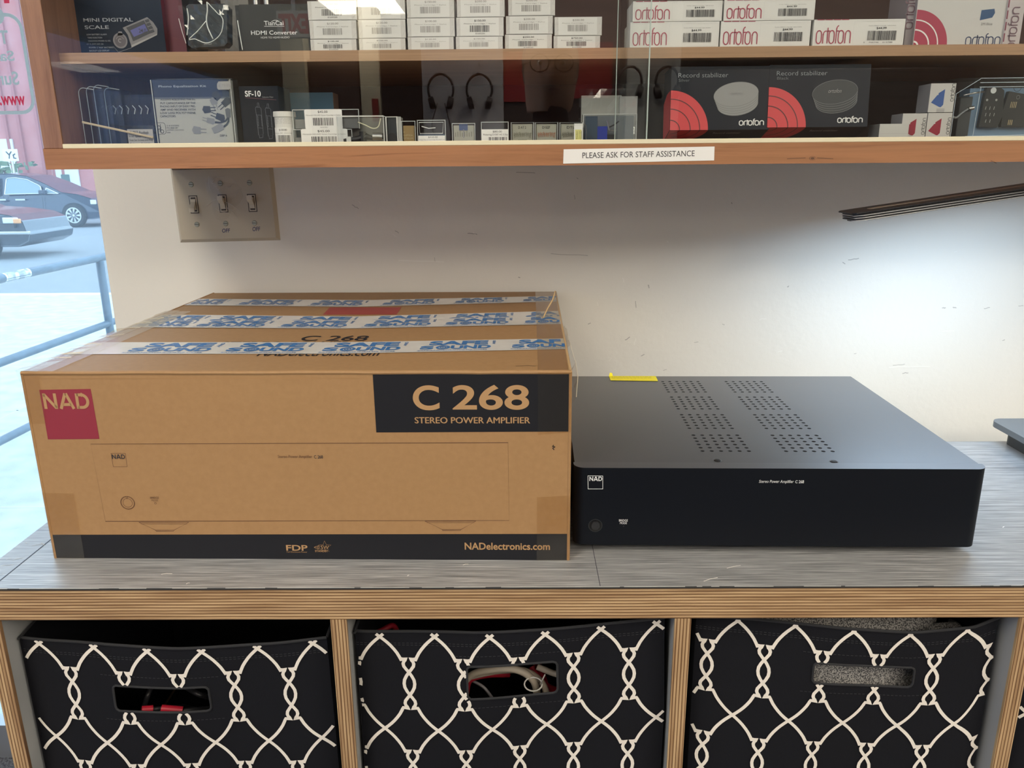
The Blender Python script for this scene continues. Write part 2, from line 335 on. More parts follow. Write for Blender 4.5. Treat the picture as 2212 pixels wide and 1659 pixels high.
# ------------------------------------------------------------------ outside
ZS, ZW = -1.615, -1.27           # street, raised walk
def outside():
    M_st = mat('asphalt', (.22, .23, .24), .9, noise=((4, 4, 4), .3, (.17, .18, .19)), bump=((40, 40, 40), .4, .01))
    M_co = mat('concrete', (.52, .51, .48), .85, noise=((7, 7, 7), .22, (.36, .35, .33)), bump=((60, 60, 60), .3, .004))
    M_cr = mat('kerb_concrete', (.66, .65, .62), .8)
    struct(MB().box((-45, 9, ZS-.3), (20, 70, ZS), M_st).build('street'))
    mb = MB(); mb.box((-14, .6, ZW-.5), (8, 9.4, ZW), M_co)
    for x in (-7.2, -5.2, -3.6, -1.6): mb.box((x, .7, ZW), (x+.015, 9.0, ZW+.001), M_scuff)
    for y in (2.55, 4.2, 6.6): mb.box((-13, y, ZW), (7, y+.015, ZW+.001), M_scuff)
    struct(mb.build('walkway'))
    mb = MB(); mb.box((-30, 9.4, ZS-.2), (20, 10.6, ZS+.14), M_co); mb.box((-30, 10.6, ZS-.2), (20, 10.8, ZS+.15), M_cr); struct(mb.build('kerb'))
    # railing
    t = thing('metal_railing', (-2.6, 4.9, ZW), 'blue-grey pipe handrail with two lower rails outside the window', 'railing')
    M_r = mat('railing_paint', (.045, .075, .105), .4, noise=((20, 20, 20), .12, (.07, .11, .15)))
    M_pc = mat('peeled_primer', (.75, .78, .8), .6)
    zz = [CAMH-.60, CAMH-1.05, CAMH-1.47]
    A = [U(0, 602, 2, zz[0]), U(217, 556, 2, zz[0])]; d = (A[1]-A[0])
    for i, z in enumerate(zz):
        a = A[0]-d*2.2; b = A[0]+d*1.55; a.z = b.z = z
        mb = MB().tube([a.lerp(b, k/12) for k in range(13)], .026 if i == 0 else .023, M_r, 12)
        if i == 0:
            q = A[0]+d*.02
            for k in range(14):
                c = q+d*(.012*k); mb.cyl(c+V3((0, 0, 0)), .0268, .06, M_pc, ax=d, n=10) if k % 3 != 2 else None
        mb.build('top_rail' if i == 0 else 'lower_rail', t, smooth=True)
    for k in (.985, -.9):
        c = A[0]+d*k
        MB().tube([(c.x, c.y, ZW), (c.x, c.y, zz[0]-.02)], .027, M_r, 12).build('post', t, smooth=True)
    # brick building across the street
    M_bk = mat('weathered_red_brick', (.42, .10, .085), .85, noise=((.9, .9, .9), .3, (.55, .22, .20)))
    M_tr = mat('pale_stone', (.72, .72, .68), .8); M_dk = mat('dark_opening', (.07, .12, .11), .4)
    Y = 34
    def X(px, py=300): return U(px, py, 1, Y).x
    b = thing('brick_building', (X(60), Y, ZS), 'faded red brick building across the street', 'building')
    mb = MB(); mb.box((X(-260), Y, ZS), (X(420), Y+6, 14), M_bk)
    for px in (20, 48, 88, 108, 128): mb.box((X(px)-.06, Y-.12, ZS), (X(px)+.06, Y, 14), mat('brick_pilaster', (.38, .11, .10), .85))
    mb.build('wall', b)
    for x0, x1, yt, yb in ((104, 160, 362, 405), (-70, 28, 300, 400)):
        z0, z1 = U(50, yb, 1, Y).z, U(50, yt, 1, Y).z
        w = MB().box((X(x0), Y-.10, z0), (X(x1), Y-.02, z1), M_tr).build('doorway', b)
        MB().box((X((x0*2+x1)/3), Y-.14, z0), (X((x0*2+x1)/3)+.35, Y-.10, z1-.3), M_dk).build('opening', w)
    sg = thing('street_sign', (X(25), Y-3, ZS), 'small white street sign on a pole before the brick wall', 'sign')
    a = U(8, 348, 1, Y-3); c = U(36, 322, 1, Y-3)
    s_ = MB().box((a.x, Y-3, a.z), (c.x, Y-2.97, c.z), M_paper); pl = PL((a.x, Y-3, a.z), (1, 0, 0), (0, 0, 1))
    wd, ht = c.x-a.x, c.z-a.z
    s_.stroke(pl, [(wd*.25, ht*.8), (wd*.45, ht*.5), (wd*.4, ht*.2)], .05, M_txt, .004); s_.stroke(pl, [(wd*.62, ht*.8), (wd*.42, ht*.5)], .05, M_txt, .004); s_.stroke(pl, [(wd*.85, ht*.6), (wd*.7, ht*.5), (wd*.72, ht*.25), (wd*.88, ht*.22)], .05, M_txt, .004)
    s_.build('sign_plate', sg)
    MB().cyl(((a.x+c.x)/2, Y-2.93, ZS), .04, c.z-ZS, M_steel, n=10).build('pole', sg)
    # bushes / pale wall behind the cars
    mb = MB(); R = random.Random(5); M_lf = mat('foliage', (.10, .17, .07), .8, noise=((3, 3, 3), .2, (.2, .28, .16)))
    q = U(8, 352, 1, Y-1.5)
    for k in range(160):
        c = V3((q.x+R.gauss(0, .6), Y-1.5+R.uniform(-.4, .4), q.z-.5+R.uniform(-.9, .5))); n = V3((R.gauss(0, 1), R.gauss(0, 1), R.gauss(0, 1))).normalized(); a_ = n.orthogonal().normalized()*.13; b_ = n.cross(a_)
        mb.poly([c+a_, c+b_, c-a_, c-b_], M_lf)
    mb.cyl((q.x, Y-1.5, ZS), .06, q.z-.3-ZS, M_kline)
    tag(mb.build('leafy_bush', loc=(q.x, Y-1.5, ZS)), 'green bush beside the street sign across the road', 'bush')
outside()

def car(name, label, cat, P, paint, zb, L, Wd, prof, glass_pts, wheels, fx, wheel_r=.36, extra=None, rim_m=None):
    """side profile in metres (x along travel, z up); fx(x) world x; nearest flank at y=P"""
    t = thing(name, (fx(0), P+Wd/2, zb), label, cat)
    pl = PL((fx(0), P, zb), (1, 0, 0), (0, 0, 1))
    mb = MB(); n = len(prof)
    # loft: flank to middle, greenhouse leaning in
    def ring(y, inset): return [V3((fx(0)+x, y+(inset(z) if y < P+Wd/2 else -inset(z)), zb+z)) for x, z in prof]
    f = lambda z: .0 if z < 1.0 else (z-1.0)*.32
    g = lambda z: .10+f(z)
    rs = [ring(P+.06, f), ring(P, f), ring(P, f)]
    secs = [(P+.05, .985), (P, 1.0), (P+Wd, 1.0), (P+Wd-.05, .985)]
    cx = sum(p[0] for p in prof)/n; cz = .7; vs = []
    for y, s in secs:
        for x, z in prof:
            yy = y + (f(z) if y < P+Wd/2 else -f(z)); vs.append(V3((fx(0)+cx+(x-cx)*s, yy, zb+cz+(z-cz)*s)))
    fs = [tuple(range(n)), tuple(range(4*n-1, 3*n-1, -1))]
    for k in range(3): fs += [(k*n+i, (k+1)*n+i, (k+1)*n+(i+1) % n, k*n+(i+1) % n) for i in range(n)]
    mb.add(vs, fs, paint); mb.build('body', t, smooth=False, bevel=.02)
    M_wg = mat('car_glass', (.16, .22, .24), .08, spec=.8)
    for pts in glass_pts:
        mb = MB(); mb.poly([V3((fx(0)+x, P+f(z)-.012, zb+z)) for x, z in pts], M_wg)
        mb.stroke(PL((fx(0), P, zb), (1, 0, 0), (0, .32, 1)), [], .02, M_steel) if 0 else None
        w = mb.build('side_window', t)
        q = [V3((fx(0)+x, P+f(z)-.018, zb+z)) for x, z in pts]; q.append(q[0])
        MB().tube(resamp(q, 40), .014, M_steel, 6).build('chrome_trim', w)
    M_ti = mat('tyre', (.02, .02, .022), .8); rim_m = rim_m or mat('alloy', (.62, .64, .66), .25, .7)
    for wx in wheels:
        c = V3((fx(0)+wx, P-.01, zb+wheel_r)); mb = MB()
        mb.cyl(c+V3((0, -.008, 0)), wheel_r+.05, .10, mat('wheel_arch', (.008, .01, .014), .9), ax=(0, 1, 0), n=40)
        mb.build('wheel_arch', t)
        mb = MB(); mb.cyl(c+V3((0, -.03, 0)), wheel_r, .22, M_ti, ax=(0, 1, 0), n=40); w = mb.build('wheel', t)
        mb = MB(); pw = PL(c+V3((0, -.032, 0)), (1, 0, 0), (0, 0, 1)); rr = wheel_r*.74
        mb.ring(pw, 0, 0, rr*.86, rr, rim_m, h=.004); mb.ring(pw, 0, 0, 0, rr*.16, rim_m, h=.006)
        for k in range(9):
            a = 2*math.pi*k/9
            for da in (-.09, .09):
                mb.stroke(pw, [(rr*.12*math.cos(a), rr*.12*math.sin(a)), (rr*.9*math.cos(a+da), rr*.9*math.sin(a+da))], .028, rim_m, .005)
        mb.build('rim', w)
    if extra: extra(t, pl)
    return t
def cars():
    PV = 26.0; q = U(164, 488, 1, PV); x0 = q.x     # van front wheel contact
    M_n = mat('navy_car_paint', (.014, .024, .05), .22, .2, coat=.6)
    prof = [(.42, .22), (-3.6, .22), (-4.1, .5), (-4.15, 1.1), (-3.9, 1.62), (-3.2, 1.73), (-2.2, 1.74), (-1.55, 1.66), (-.95, 1.42), (-.35, 1.12), (.2, 1.05), (.62, .92), (.86, .70), (.92, .45), (.86, .26), (.62, .22)]
    gl = [[(-2.25, 1.06), (-2.2, 1.58), (-1.9, 1.60), (-1.5, 1.54), (-1.05, 1.33), (-.98, 1.08)], [(-3.55, 1.06), (-3.5, 1.58), (-2.45, 1.60), (-2.5, 1.06)], [(-.88, 1.08), (-.85, 1.26), (-.42, 1.07)]]
    def ex(t, pl):
        for a in (-2.55, -1.9): MB().box((x0+a, PV-.03, q.z+.86), (x0+a+.33, PV+.0, q.z+.91), M_steel).build('door_handle', t)
        mb = MB(); mb.box((x0-.98, PV-.22, q.z+1.06), (x0-.78, PV, q.z+1.20), M_n); mb.build('wing_mirror', t, bevel=.03)
        MB().box((x0+.62, PV-.01, q.z+.72), (x0+.80, PV+.03, q.z+.86), mat('headlamp', (.7, .75, .78), .1)).build('headlight', t)
        MB().box((x0-3.4, PV-.02, q.z+.24), (x0-.55, PV+.0, q.z+.33), mat('sill_trim', (.06, .08, .12), .4)).build('sill', t)
        for a in (-1.0, -2.3): MB().box((x0+a, PV-.003, q.z+.35), (x0+a+.012, PV, q.z+1.05), M_black).build('door_gap', t)
    car('minivan', 'dark navy minivan parked across the street', 'car', PV, M_n, q.z, 5, 1.95, prof, gl, (0, -3.0), lambda x: x0+x, .355, ex)
    # nearer car nose at the left edge
    PN = 16.6; r = U(20, 552, 1, PN); x1 = r.x; z1 = ZS
    M_s = mat('grey_car_paint', (.028, .038, .052), .22, .3, coat=.6)
    prof2 = [(.25, .28), (-3.6, .28), (-3.8, .8), (-3.5, 1.0), (-2.9, 1.42), (-1.7, 1.45), (-1.0, 1.10), (-.4, 1.06), (.15, .98), (.42, .85), (.48, .62), (.55, .55), (.50, .40)]
    def ex2(t, pl):
        M_h = mat('headlamp_orange', (.8, .35, .12), .2)
        mb = MB(); mb.box((x1+.0, PN-.03, z1+.80), (x1+.34, PN+.02, z1+.93), mat('headlamp', (.7, .75, .78), .1)); mb.build('headlight', t, bevel=.02)
        MB().box((x1+.24, PN-.04, z1+.80), (x1+.40, PN+.02, z1+.90), M_h).build('indicator', t, bevel=.015)
        MB().box((x1-1.6, PN-.05, z1+.55), (x1+.56, PN+.03, z1+.63), M_steel).build('chrome_bumper_strip', t, bevel=.02)
        MB().box((x1-1.2, PN-.035, z1+.70), (x1+.25, PN+.02, z1+.78), mat('grille', (.02, .02, .025), .5)).build('grille', t)
    car('sedan', 'dark grey car nose crossing the left edge of the window', 'car', PN, M_s, z1, 5, 1.8, prof2, [[(-2.8, 1.02), (-2.6, 1.34), (-1.75, 1.37), (-1.2, 1.06)]], (-.55,), lambda x: x1+x, .33, ex2)
cars()

# ------------------------------------------------------------------ counter / shelf unit
DC = .4191; TF = .0383; TD = .0167
POST = [-.5391-TD, -.1959, .1586, .5112, .8640]
XR = .90
def counter():
    t = thing('shelf_unit', (.17, -.2, -.80), 'plywood cube shelf unit with grey brushed laminate counter top', 'shelf unit')
    ml, n, b, tx = stripes('brushed_laminate', 1, [(.30, (.11, .113, .12)), (.43, (.20, .203, .21)), (.53, (.32, .323, .33)), (.66, (.52, .525, .535))], 520, .36, 14)
    tx.inputs['Detail'].default_value = 3
    mp = [x for x in n.nodes if x.bl_idname == 'ShaderNodeMapping'][0]; mp.inputs['Scale'].default_value = (11, 720, 10)
    b.inputs['Specular IOR Level'].default_value = .8
    def ply(name, axis):
        m, n, o = nt(name); b = n.nodes.new('ShaderNodeBsdfPrincipled'); n.links.new(b.outputs[0], o.inputs[0]); b.inputs['Roughness'].default_value = .55
        g = n.nodes.new('ShaderNodeNewGeometry'); w = n.nodes.new('ShaderNodeTexWave'); w.wave_type = 'BANDS'; w.bands_direction = axis
        w.inputs['Scale'].default_value = 92; w.inputs['Distortion'].default_value = 1.1; w.inputs['Detail'].default_value = 3; w.inputs['Detail Scale'].default_value = .12
        r = n.nodes.new('ShaderNodeValToRGB'); e = r.color_ramp.elements; e[0].position = .0; e[0].color = (.115, .055, .026, 1); e[1].position = .22; e[1].color = (.41, .25, .125, 1)
        for p, c in ((.55, (.46, .30, .155)), (.80, (.58, .42, .24)), (.92, (.60, .45, .27)), (1.0, (.42, .27, .14))): q = e.new(p); q.color = (*c, 1)
        mp = n.nodes.new('ShaderNodeMapping'); sc_ = [9, 9, 9]; sc_['XYZ'.index(axis)] = 260; mp.inputs['Scale'].default_value = sc_
        t = n.nodes.new('ShaderNodeTexNoise'); t.inputs['Scale'].default_value = 1; t.inputs['Detail'].default_value = 3
        r2 = n.nodes.new('ShaderNodeValToRGB'); r2.color_ramp.elements[0].position = .36; r2.color_ramp.elements[0].color = (.62, .55, .50, 1); r2.color_ramp.elements[1].position = .62; r2.color_ramp.elements[1].color = (1, 1, 1, 1)
        mx = n.nodes.new('ShaderNodeMix'); mx.data_type = 'RGBA'; mx.blend_type = 'MULTIPLY'; mx.inputs[0].default_value = 1
        n.links.new(g.outputs['Position'], w.inputs[0]); n.links.new(w.outputs['Fac'], r.inputs[0]); n.links.new(g.outputs['Position'], mp.inputs[0]); n.links.new(mp.outputs[0], t.inputs[0]); n.links.new(t.outputs[0], r2.inputs[0])
        n.links.new(r.outputs[0], mx.inputs[6]); n.links.new(r2.outputs[0], mx.inputs[7]); n.links.new(mx.outputs[2], b.inputs['Base Color']); return m
    mh = ply('plywood_edge_horizontal', 'Z'); mv = ply('plywood_edge_upright', 'X')
    M_gl = mat('grey_laminate_side', (.36, .37, .38), .5)
    global M_lam; M_lam = ml
    mb = MB()
    mb.box((-.5705, -.4200, -.0012), (XR, 0, 0), ml)
    ed = mat('laminate_chipped_edge', (.03, .03, .03), .6)
    R = random.Random(2); x = -.57; mat('chip_edge', (.46, .46, .45), .6)
    mb.box((-.5705, -.4204, -.0022), (XR, -.4196, -.0003), ed)
    while x < XR:
        w = R.uniform(.003, .016)
        if R.random() < .75: mb.box((x, -.4206, -.0004), (x+w, -.4200+R.random()*.0005, .0001), MATS['chip_edge'])
        x += w
    pl = PL((0, 0, 0), (1, 0, 0), (0, 1, 0)); ln = mat('seam_line', (.03, .03, .05), .6)
    mb.rect(pl, -.5405, -.4196, -.5392, 0, ln, .0002); mb.rect(pl, .0806, -.4196, .0812, 0, ln, .0002)
    for (a, b_, c, d) in ((348,1241,372,1240),(402,1262,410,1260),(880,1245,884,1243),(1520,1256,1550,1248),(1000,1221,1012,1219),(2166,1140,2170,1138),(1570,1228,1600,1222)):
        mb.stroke(pl, [pl.px(a, b_), pl.px((a+c)/2, (b_+d)/2-1), pl.px(c, d)], .0009, M_chip, .0003)
    for k in range(16):
        u, v = R.uniform(-.568, -.543), R.uniform(-.41, -.2); mb.stroke(pl, [(u, v), (u+R.uniform(-.008, .012), v+R.uniform(-.012, .03))], .0006, M_scuff, .0003)
    mb.build('laminate_top', t)
    mb = MB(); mb.box((-.5690, -.4185, -TF), (XR, 0, -.0012), mh); mb.build('plywood_top', t, bevel=.0008, seg=1)
    for i, x in enumerate(POST):
        mb = MB(); mb.box((x+.0006, -.4150, -.79), (x+TD-.0006, -.03, -TF), M_gl); mb.box((x, -.4186, -.80), (x+TD, -.4150, -TF), mv)
        mb.build('upright', t)
    mb = MB()
    for a, b_ in zip(POST, POST[1:]):
        mb.box((a+TD, -.4186, -.385), (b_, -.03, -.368), mh)
    mb.build('shelf_board', t)
    mb = MB(); mb.box((POST[0], -.03, -.80), (XR, -.012, -TF), mat('unit_back', (.10, .09, .08), .8)); mb.build('back_panel', t)
counter()

# ------------------------------------------------------------------ patterned storage bins
def trellis(P, V):
    """one wavy line over one vertical period, x in units of P from the big crossing"""
    a = [(0, 0), (.066, .029), (.132, .061), (.19, .094), (.25, .134), (.30, .173), (.338, .212), (.362, .240), (.468, .236), (.418, .262), (.402, .287), (.412, .315), (.455, .348), (.50, .378), (.55, .418), (.588, .46), (.598, .50)]
    b = [(x, 1-y) for x, y in a]                       # lower half mirrors in y ...
    b = [(1-x, y) for x, y in reversed(a)]             # (kept for the partner line)
    up = a
    lo = [(x, 1-y) for x, y in reversed(a[:-1])]
    # the strand crosses at .378 to the far side, comes back at .608
    return [(x*P, y*V) for x, y in up] + [(x*P, y*V) for x, y in lo]
def bin_(px, label, top, lx, rx, hole, phase, P, V, vph, Y=-.405, group='black trellis fabric storage bins'):
    """top: photo points of the front rim; lx/rx: (x at rim, x at frame bottom)"""
    TP = [U(a, b, 1, Y) for a, b in top]
    zb = -.365
    A0, A1 = U(lx[0], lx[1], 1, Y), U(lx[2], 1659, 1, Y); B0, B1 = U(rx[0], rx[1], 1, Y), U(rx[2], 1659, 1, Y)
    cell = min(range(4), key=lambda i: abs((POST[i]+POST[i+1])/2-(A0.x+B0.x)/2)); xa_, xb_ = POST[cell]+TD+.0030, POST[cell+1]-.0030
    def lin(a, b, z): return min(xb_, max(xa_, a.x+(b.x-a.x)*(z-a.z)/(b.z-a.z)))
    A0.x = max(A0.x, xa_); B0.x = min(B0.x, xb_)
    def topz(x):
        for p, q in zip(TP, TP[1:]):
            if x <= q.x or q is TP[-1]:
                k = max(0, min(1, (x-p.x)/(q.x-p.x))); k = k*k*(3-2*k)*.3+k*.7; return p.z+(q.z-p.z)*k
    WD = B0.x-A0.x
    def G(u, v, h=0):
        s = u/WD; x = A0.x+u; zt = topz(x); z = zt-v
        xx = lin(A0, A1, max(z, -.20))*(1-s)+lin(B0, B1, max(z, -.20))*s if True else x
        y = Y+.004*math.sin(3.1*s+1)*math.exp(-v*6)+.0025*math.sin(9*s+14*v)
        y += .006*(abs(2*s-1)**6)
        return V3((xx, y-h, z))
    t = thing('storage_bin', ((A0.x+B0.x)/2, -.22, -.368), label, 'storage bin', group)
    M_f = mat('black_canvas', (.0085, .009, .0125), .9, spec=.15, bump=((900, 900, 900), .3, .0006)); M_w = mat('cream_print', (.76, .71, .655), .75)
    hu0, hv0, hu1, hv1 = 0, 0, 0, 0
    h0 = U(hole[0], hole[1], 1, Y); h1 = U(hole[2], hole[3], 1, Y)
    # invert roughly
    def inv(p):
        u = WD*(p.x-lin(A0, A1, p.z))/(lin(B0, B1, p.z)-lin(A0, A1, p.z)); return u, topz(A0.x+u)-p.z
    (hu0, hv0), (hu1, hv1) = inv(h0), inv(h1)
    Hh = -zb+TP[0].z
    us = sorted(set([round(WD*i/36, 5) for i in range(37)]+[round(hu0, 5), round(hu1, 5)])); vs_ = sorted(set([round((.286)*i/30, 5) for i in range(31)]+[round(hv0, 5), round(hv1, 5)]))
    mb = MB(); e = 1e-5
    idx = {}
    vv = [G(u, v) for v in vs_ for u in us]; nu = len(us); fs = []
    for j in range(len(vs_)-1):
        for i in range(nu-1):
            if us[i] >= hu0-e and us[i+1] <= hu1+e and vs_[j] >= hv0-e and vs_[j+1] <= hv1+e: continue
            fs.append((j*nu+i, (j+1)*nu+i, (j+1)*nu+i+1, j*nu+i+1))
    mb.add(vv, fs, M_f)
    r = .003
    for cu, cv, a in ((hu0, hv0, 1), (hu1, hv0, 2), (hu1, hv1, 3), (hu0, hv1, 4)):
        su = 1 if a in (1, 4) else -1; sv = 1 if a in (1, 2) else -1
        pts = [(cu, cv)]+[(cu+su*r*(1-math.sin(k*math.pi/12)), cv+sv*r*(1-math.cos(k*math.pi/12))) for k in range(7)]
        mb.poly([G(u, v) for u, v in pts], M_f)
    # folded hem around rim and opening, with a row of stitches
    M_h = mat('canvas_hem', (.018, .019, .023), .9); M_stt = mat('hem_stitch', (.05, .05, .055), .8)
    def path(pts, w, h, m, keep=None):
        mb.stroke(lambda a, b, c=0: G(a, b, c), pts, w, m, h, keep=keep)
    rim = [(WD*i/50, .0) for i in range(51)]
    mb.tube([G(u, v, .0005) for u, v in rim], .0016, M_h, 6)
    L = [(hu0+r, hv0), (hu1-r, hv0), (hu1, hv0+r), (hu1, hv1-r), (hu1-r, hv1), (hu0+r, hv1), (hu0, hv1-r), (hu0, hv0+r), (hu0+r, hv0)]
    LL = [p for p in resamp([V3((a, b, 0)) for a, b in L], 70)]
    mb.tube([G(p.x, p.y, .0004) for p in LL], .0013, M_h, 6)
    for o in (.014, .0165):
        k = 0
        while k*.0045 < WD-.004:
            path([(k*.0045, o), (k*.0045+.0028, o)], .0004, .0007, M_stt); k += 1
    for (a, b, c, d) in ((hu0-.012, hv0-.012, hu1+.012, hv0-.012), (hu0-.012, hv1+.011, hu1+.012, hv1+.011)):
        k = 0
        while a+k*.0045 < c: path([(a+k*.0045, b), (a+k*.0045+.0028, b)], .0004, .0007, M_stt); k += 1
    ok = lambda u, v: .002 < u < WD-.001 and .0018 < v < .284 and not (hu0-.0012 < u < hu1+.0012 and hv0-.0012 < v < hv1+.0012)
    base = trellis(P, V)
    bp = []
    for p, q in zip(base, base[1:]):
        for k in range(2): bp.append((p[0]+(q[0]-p[0])*k/2, p[1]+(q[1]-p[1])*k/2))
    bp.append(base[-1])
    for j in range(-1, 4):
        for i in range(-2, 9):
            for sgn in (1, -1):
                pts = [(phase+i*P+sgn*x, vph+j*V+y) for x, y in bp]
                path(pts, .0035, .0011, M_w, keep=ok)
    fr = mb.build('front_panel', t)
    # sides, back, base
    mb = MB(); z0 = zb
    ya = -.07
    for s, (a, b) in ((0, (A0, A1)), (1, (B0, B1))):
        xt, xb = a.x, lin(a, b, z0*.55)
        o = (.0 if s == 0 else 0)
        xt2 = xt; zt = TP[0].z if s == 0 else TP[-1].z
        mb.add([(xt, Y+.006, zt), (xt, ya, -.052), (xb, ya, z0), (xb, Y+.006, z0)], [(0, 1, 2, 3)], M_f)
        mb.tube([(xt, Y+.005, zt), (xt, -.25, (zt-.052)/2+.003), (xt, ya, -.052)], .0015, M_h, 6)
    mb.add([(A0.x, ya, -.052), (B0.x, ya, -.052), (B0.x, ya, z0), (A0.x, ya, z0)], [(0, 1, 2, 3)], M_f)
    mb.poly([(A0.x+.004, Y+.006, z0), (B0.x-.004, Y+.006, z0), (B0.x-.004, ya, z0), (A0.x+.004, ya, z0)], M_f)
    mb.build('bin_body', t)
    return t, A0, B0
def bins():
    P = .0586; V = .1140
    _, a1, b1 = bin_(1, 'black trellis fabric bin under the cardboard box, holding red-tipped black leads', [(10,1386),(120,1392),(240,1398),(378,1400),(584,1391),(697,1381)], (10,1386,60), (704,1381,732), (241,1483,457,1536), .0195, .0592, .1170, .0050)
    _, a2, b2 = bin_(2, 'black trellis fabric bin in the middle, holding beige and red cables', [(757,1373),(900,1371),(1018,1369),(1181,1358),(1434,1338)], (757,1373,774), (1437,1341,1434), (1008,1441,1205,1498), .0260, P, V, .0060)
    _, a3, b3 = bin_(3, 'black trellis fabric bin at the right, stuffed with grey speckled padding', [(1508,1336),(1600,1343),(1713,1350),(1850,1358),(1978,1366),(2101,1357),(2160,1338)], (1507,1336,1489), (2162,1338,2106), (1758,1431,1972,1486), -.0145+.0586, .0598, .1140, .0030)
    bin_(4, 'sliver of a trellis fabric bin at the far right', [(2222,1350),(2400,1352),(2700,1350),(2900,1345)], (2240,1350,2190), (2930,1345,2800), (2450,1440,2640,1500), .01, P, V, .0)
    # contents
    def cab(name, label, pts, r, m, n=60, grp=None):
        tag(MB().tube(spline(pts, n), r, m, 8).build(name, loc=pts[0], smooth=True), label, 'cable', grp)
    M_be = mat('beige_cable', (.46, .40, .32), .5); M_rd = mat('red_cable', (.38, .012, .03), .4); M_bk = mat('black_cable', (.015, .015, .018), .4)
    C = lambda px, py, y: U(px, py, 1, y)
    cab('beige_cable', 'beige cable looping high across the middle bin opening', [C(1000,1475,-.36), C(1030,1453,-.365), C(1100,1444,-.37), C(1145,1462,-.37), C(1160,1500,-.36), C(1150,1560,-.33)], .0042, M_be, grp='beige cables in the middle bin')
    cab('beige_cable', 'beige cable crossing the first one near its tie', [C(1010,1462,-.352), C(1080,1448,-.352), C(1135,1450,-.354), C(1174,1480,-.356), C(1185,1530,-.356)], .0040, M_be, grp='beige cables in the middle bin')
    cab('beige_cable', 'beige cable at the upper right of the middle opening', [C(1160,1440,-.36), C(1190,1452,-.362), C(1215,1462,-.365), C(1240,1490,-.35)], .0036, M_be, grp='beige cables in the middle bin')
    cab('grey_cable', 'thin grey lead low in the middle bin opening', [C(1020,1470,-.34), C(1045,1485,-.35), C(1065,1510,-.35)], .0018, mat('grey_cable', (.25, .24, .25), .5), grp=None)
    cab('red_cable', 'red cable curving at the left of the middle opening', [C(1005,1500,-.34), C(1015,1468,-.345), C(1050,1457,-.34), C(1100,1455,-.33)], .0042, M_rd, grp='red cables in the middle bin')
    cab('red_cable', 'red cable dropping at the right of the middle opening', [C(1150,1440,-.34), C(1165,1470,-.35), C(1195,1490,-.345), C(1230,1495,-.33)], .0045, M_rd, grp='red cables in the middle bin')
    cab('red_cable', 'red cable bunched against the tie in the middle opening', [C(1160,1432,-.33), C(1172,1462,-.335), C(1180,1500,-.33), C(1172,1540,-.32)], .0045, M_rd, grp='red cables in the middle bin')
    cab('red_cable', 'red cable seen over the rim of the middle bin', [C(800,1372,-.30), C(825,1362,-.30), C(850,1352,-.29), C(862,1380,-.28)], .0035, M_rd, grp='red cables in the middle bin')
    mb = MB(); q = C(1152, 1478, -.377)
    mb.tube([q+V3((.010*math.cos(a), .004*math.sin(a), .006*math.sin(a))) for a in [k*math.pi/8 for k in range(17)]], .0009, mat('tie', (.6, .58, .55), .4), 6); mb.tube([q+V3((.008, 0, .0)), q+V3((.013, -.002, .014))], .0008, MATS['tie'], 5)
    tag(mb.build('twist_tie', loc=q, smooth=True), 'pale tie binding the beige cables in the middle bin', 'tie')
    for i, (x0, y0, x1, y1) in enumerate(((306,1530,330,1528),(348,1527,394,1531))):
        a, b = C(x0, y0+4, -.385), C(x1, y1+4, -.38)
        t = thing('red_connector', a, ('short' if i == 0 else 'longer')+' red connector low in the left bin opening', 'connector', 'red connectors in the left bin')
        MB().cyl(a, .0045, (b-a).length, M_rd, ax=b-a, n=14).build('sleeve', t, smooth=False); MB().tube([b, b+V3((.02, .03, -.02)), b+V3((.03, .06, -.05))], .0025, M_bk, 8).build('lead', t, smooth=True)
    cab('black_lead', 'black lead arching inside the left bin opening', [C(395,1480,-.34), C(430,1500,-.36), C(470,1510,-.34)], .003, M_bk, 30, 'black leads in the left bin')
    cab('black_lead', 'black lead rising by the red tips in the left bin', [C(300,1560,-.36), C(320,1500,-.36), C(335,1470,-.33)], .003, M_bk, 30, 'black leads in the left bin')
    M_pad = mat('speckled_grey_fabric', (.30, .29, .28), .95, noise=((700, 700, 700), .06, (.04, .04, .045)), bump=((500, 500, 500), .5, .001))
    mb = MB(); nx, nz = 26, 16; vs = []
    for j in range(nz+1):
        for i in range(nx+1):
            s, k = i/nx, j/nz; x = a3.x+.035+s*(b3.x-a3.x-.065); z = -.20+k*(.151)
            bul = (1-(2*s-1)**4)*(1-(2*k-1)**6)
            y = -.345-.048*bul+.004*math.sin(7*s+3*k); vs.append((x, y, z-(.010*(1-math.sin(math.pi*min(1, s*1.1)))) if j == nz else z))
    mb.add(vs, [(j*(nx+1)+i, j*(nx+1)+i+1, (j+1)*(nx+1)+i+1, (j+1)*(nx+1)+i) for j in range(nz) for i in range(nx)], M_pad)
    top = vs[-(nx+1):]; bk = [(x, -.12, z+.004) for x, y, z in top]
    mb.add(top+bk, [(i, i+1, nx+2+i, nx+1+i) for i in range(nx)], M_pad)
    tag(mb.build('padding', loc=(a3.x+.17, -.2, -.2), smooth=True), 'grey speckled padded fabric filling the right bin', 'padding')
    mb = MB(); c = C(2060, 1352, -.36); 
    mb.tube(spline([c+V3((-.075, .03, -.014)), c+V3((-.035, .0, -.008)), c+V3((.0, .0, -.006)), c+V3((.014, .03, -.012))], 20), [.002+.009*math.sin(math.pi*i/20) for i in range(21)], M_pad, 12)
    tag(mb.build('padding_fold', loc=c, smooth=True), 'light rolled fold of speckled fabric at the top right of the right bin', 'fabric')
bins()

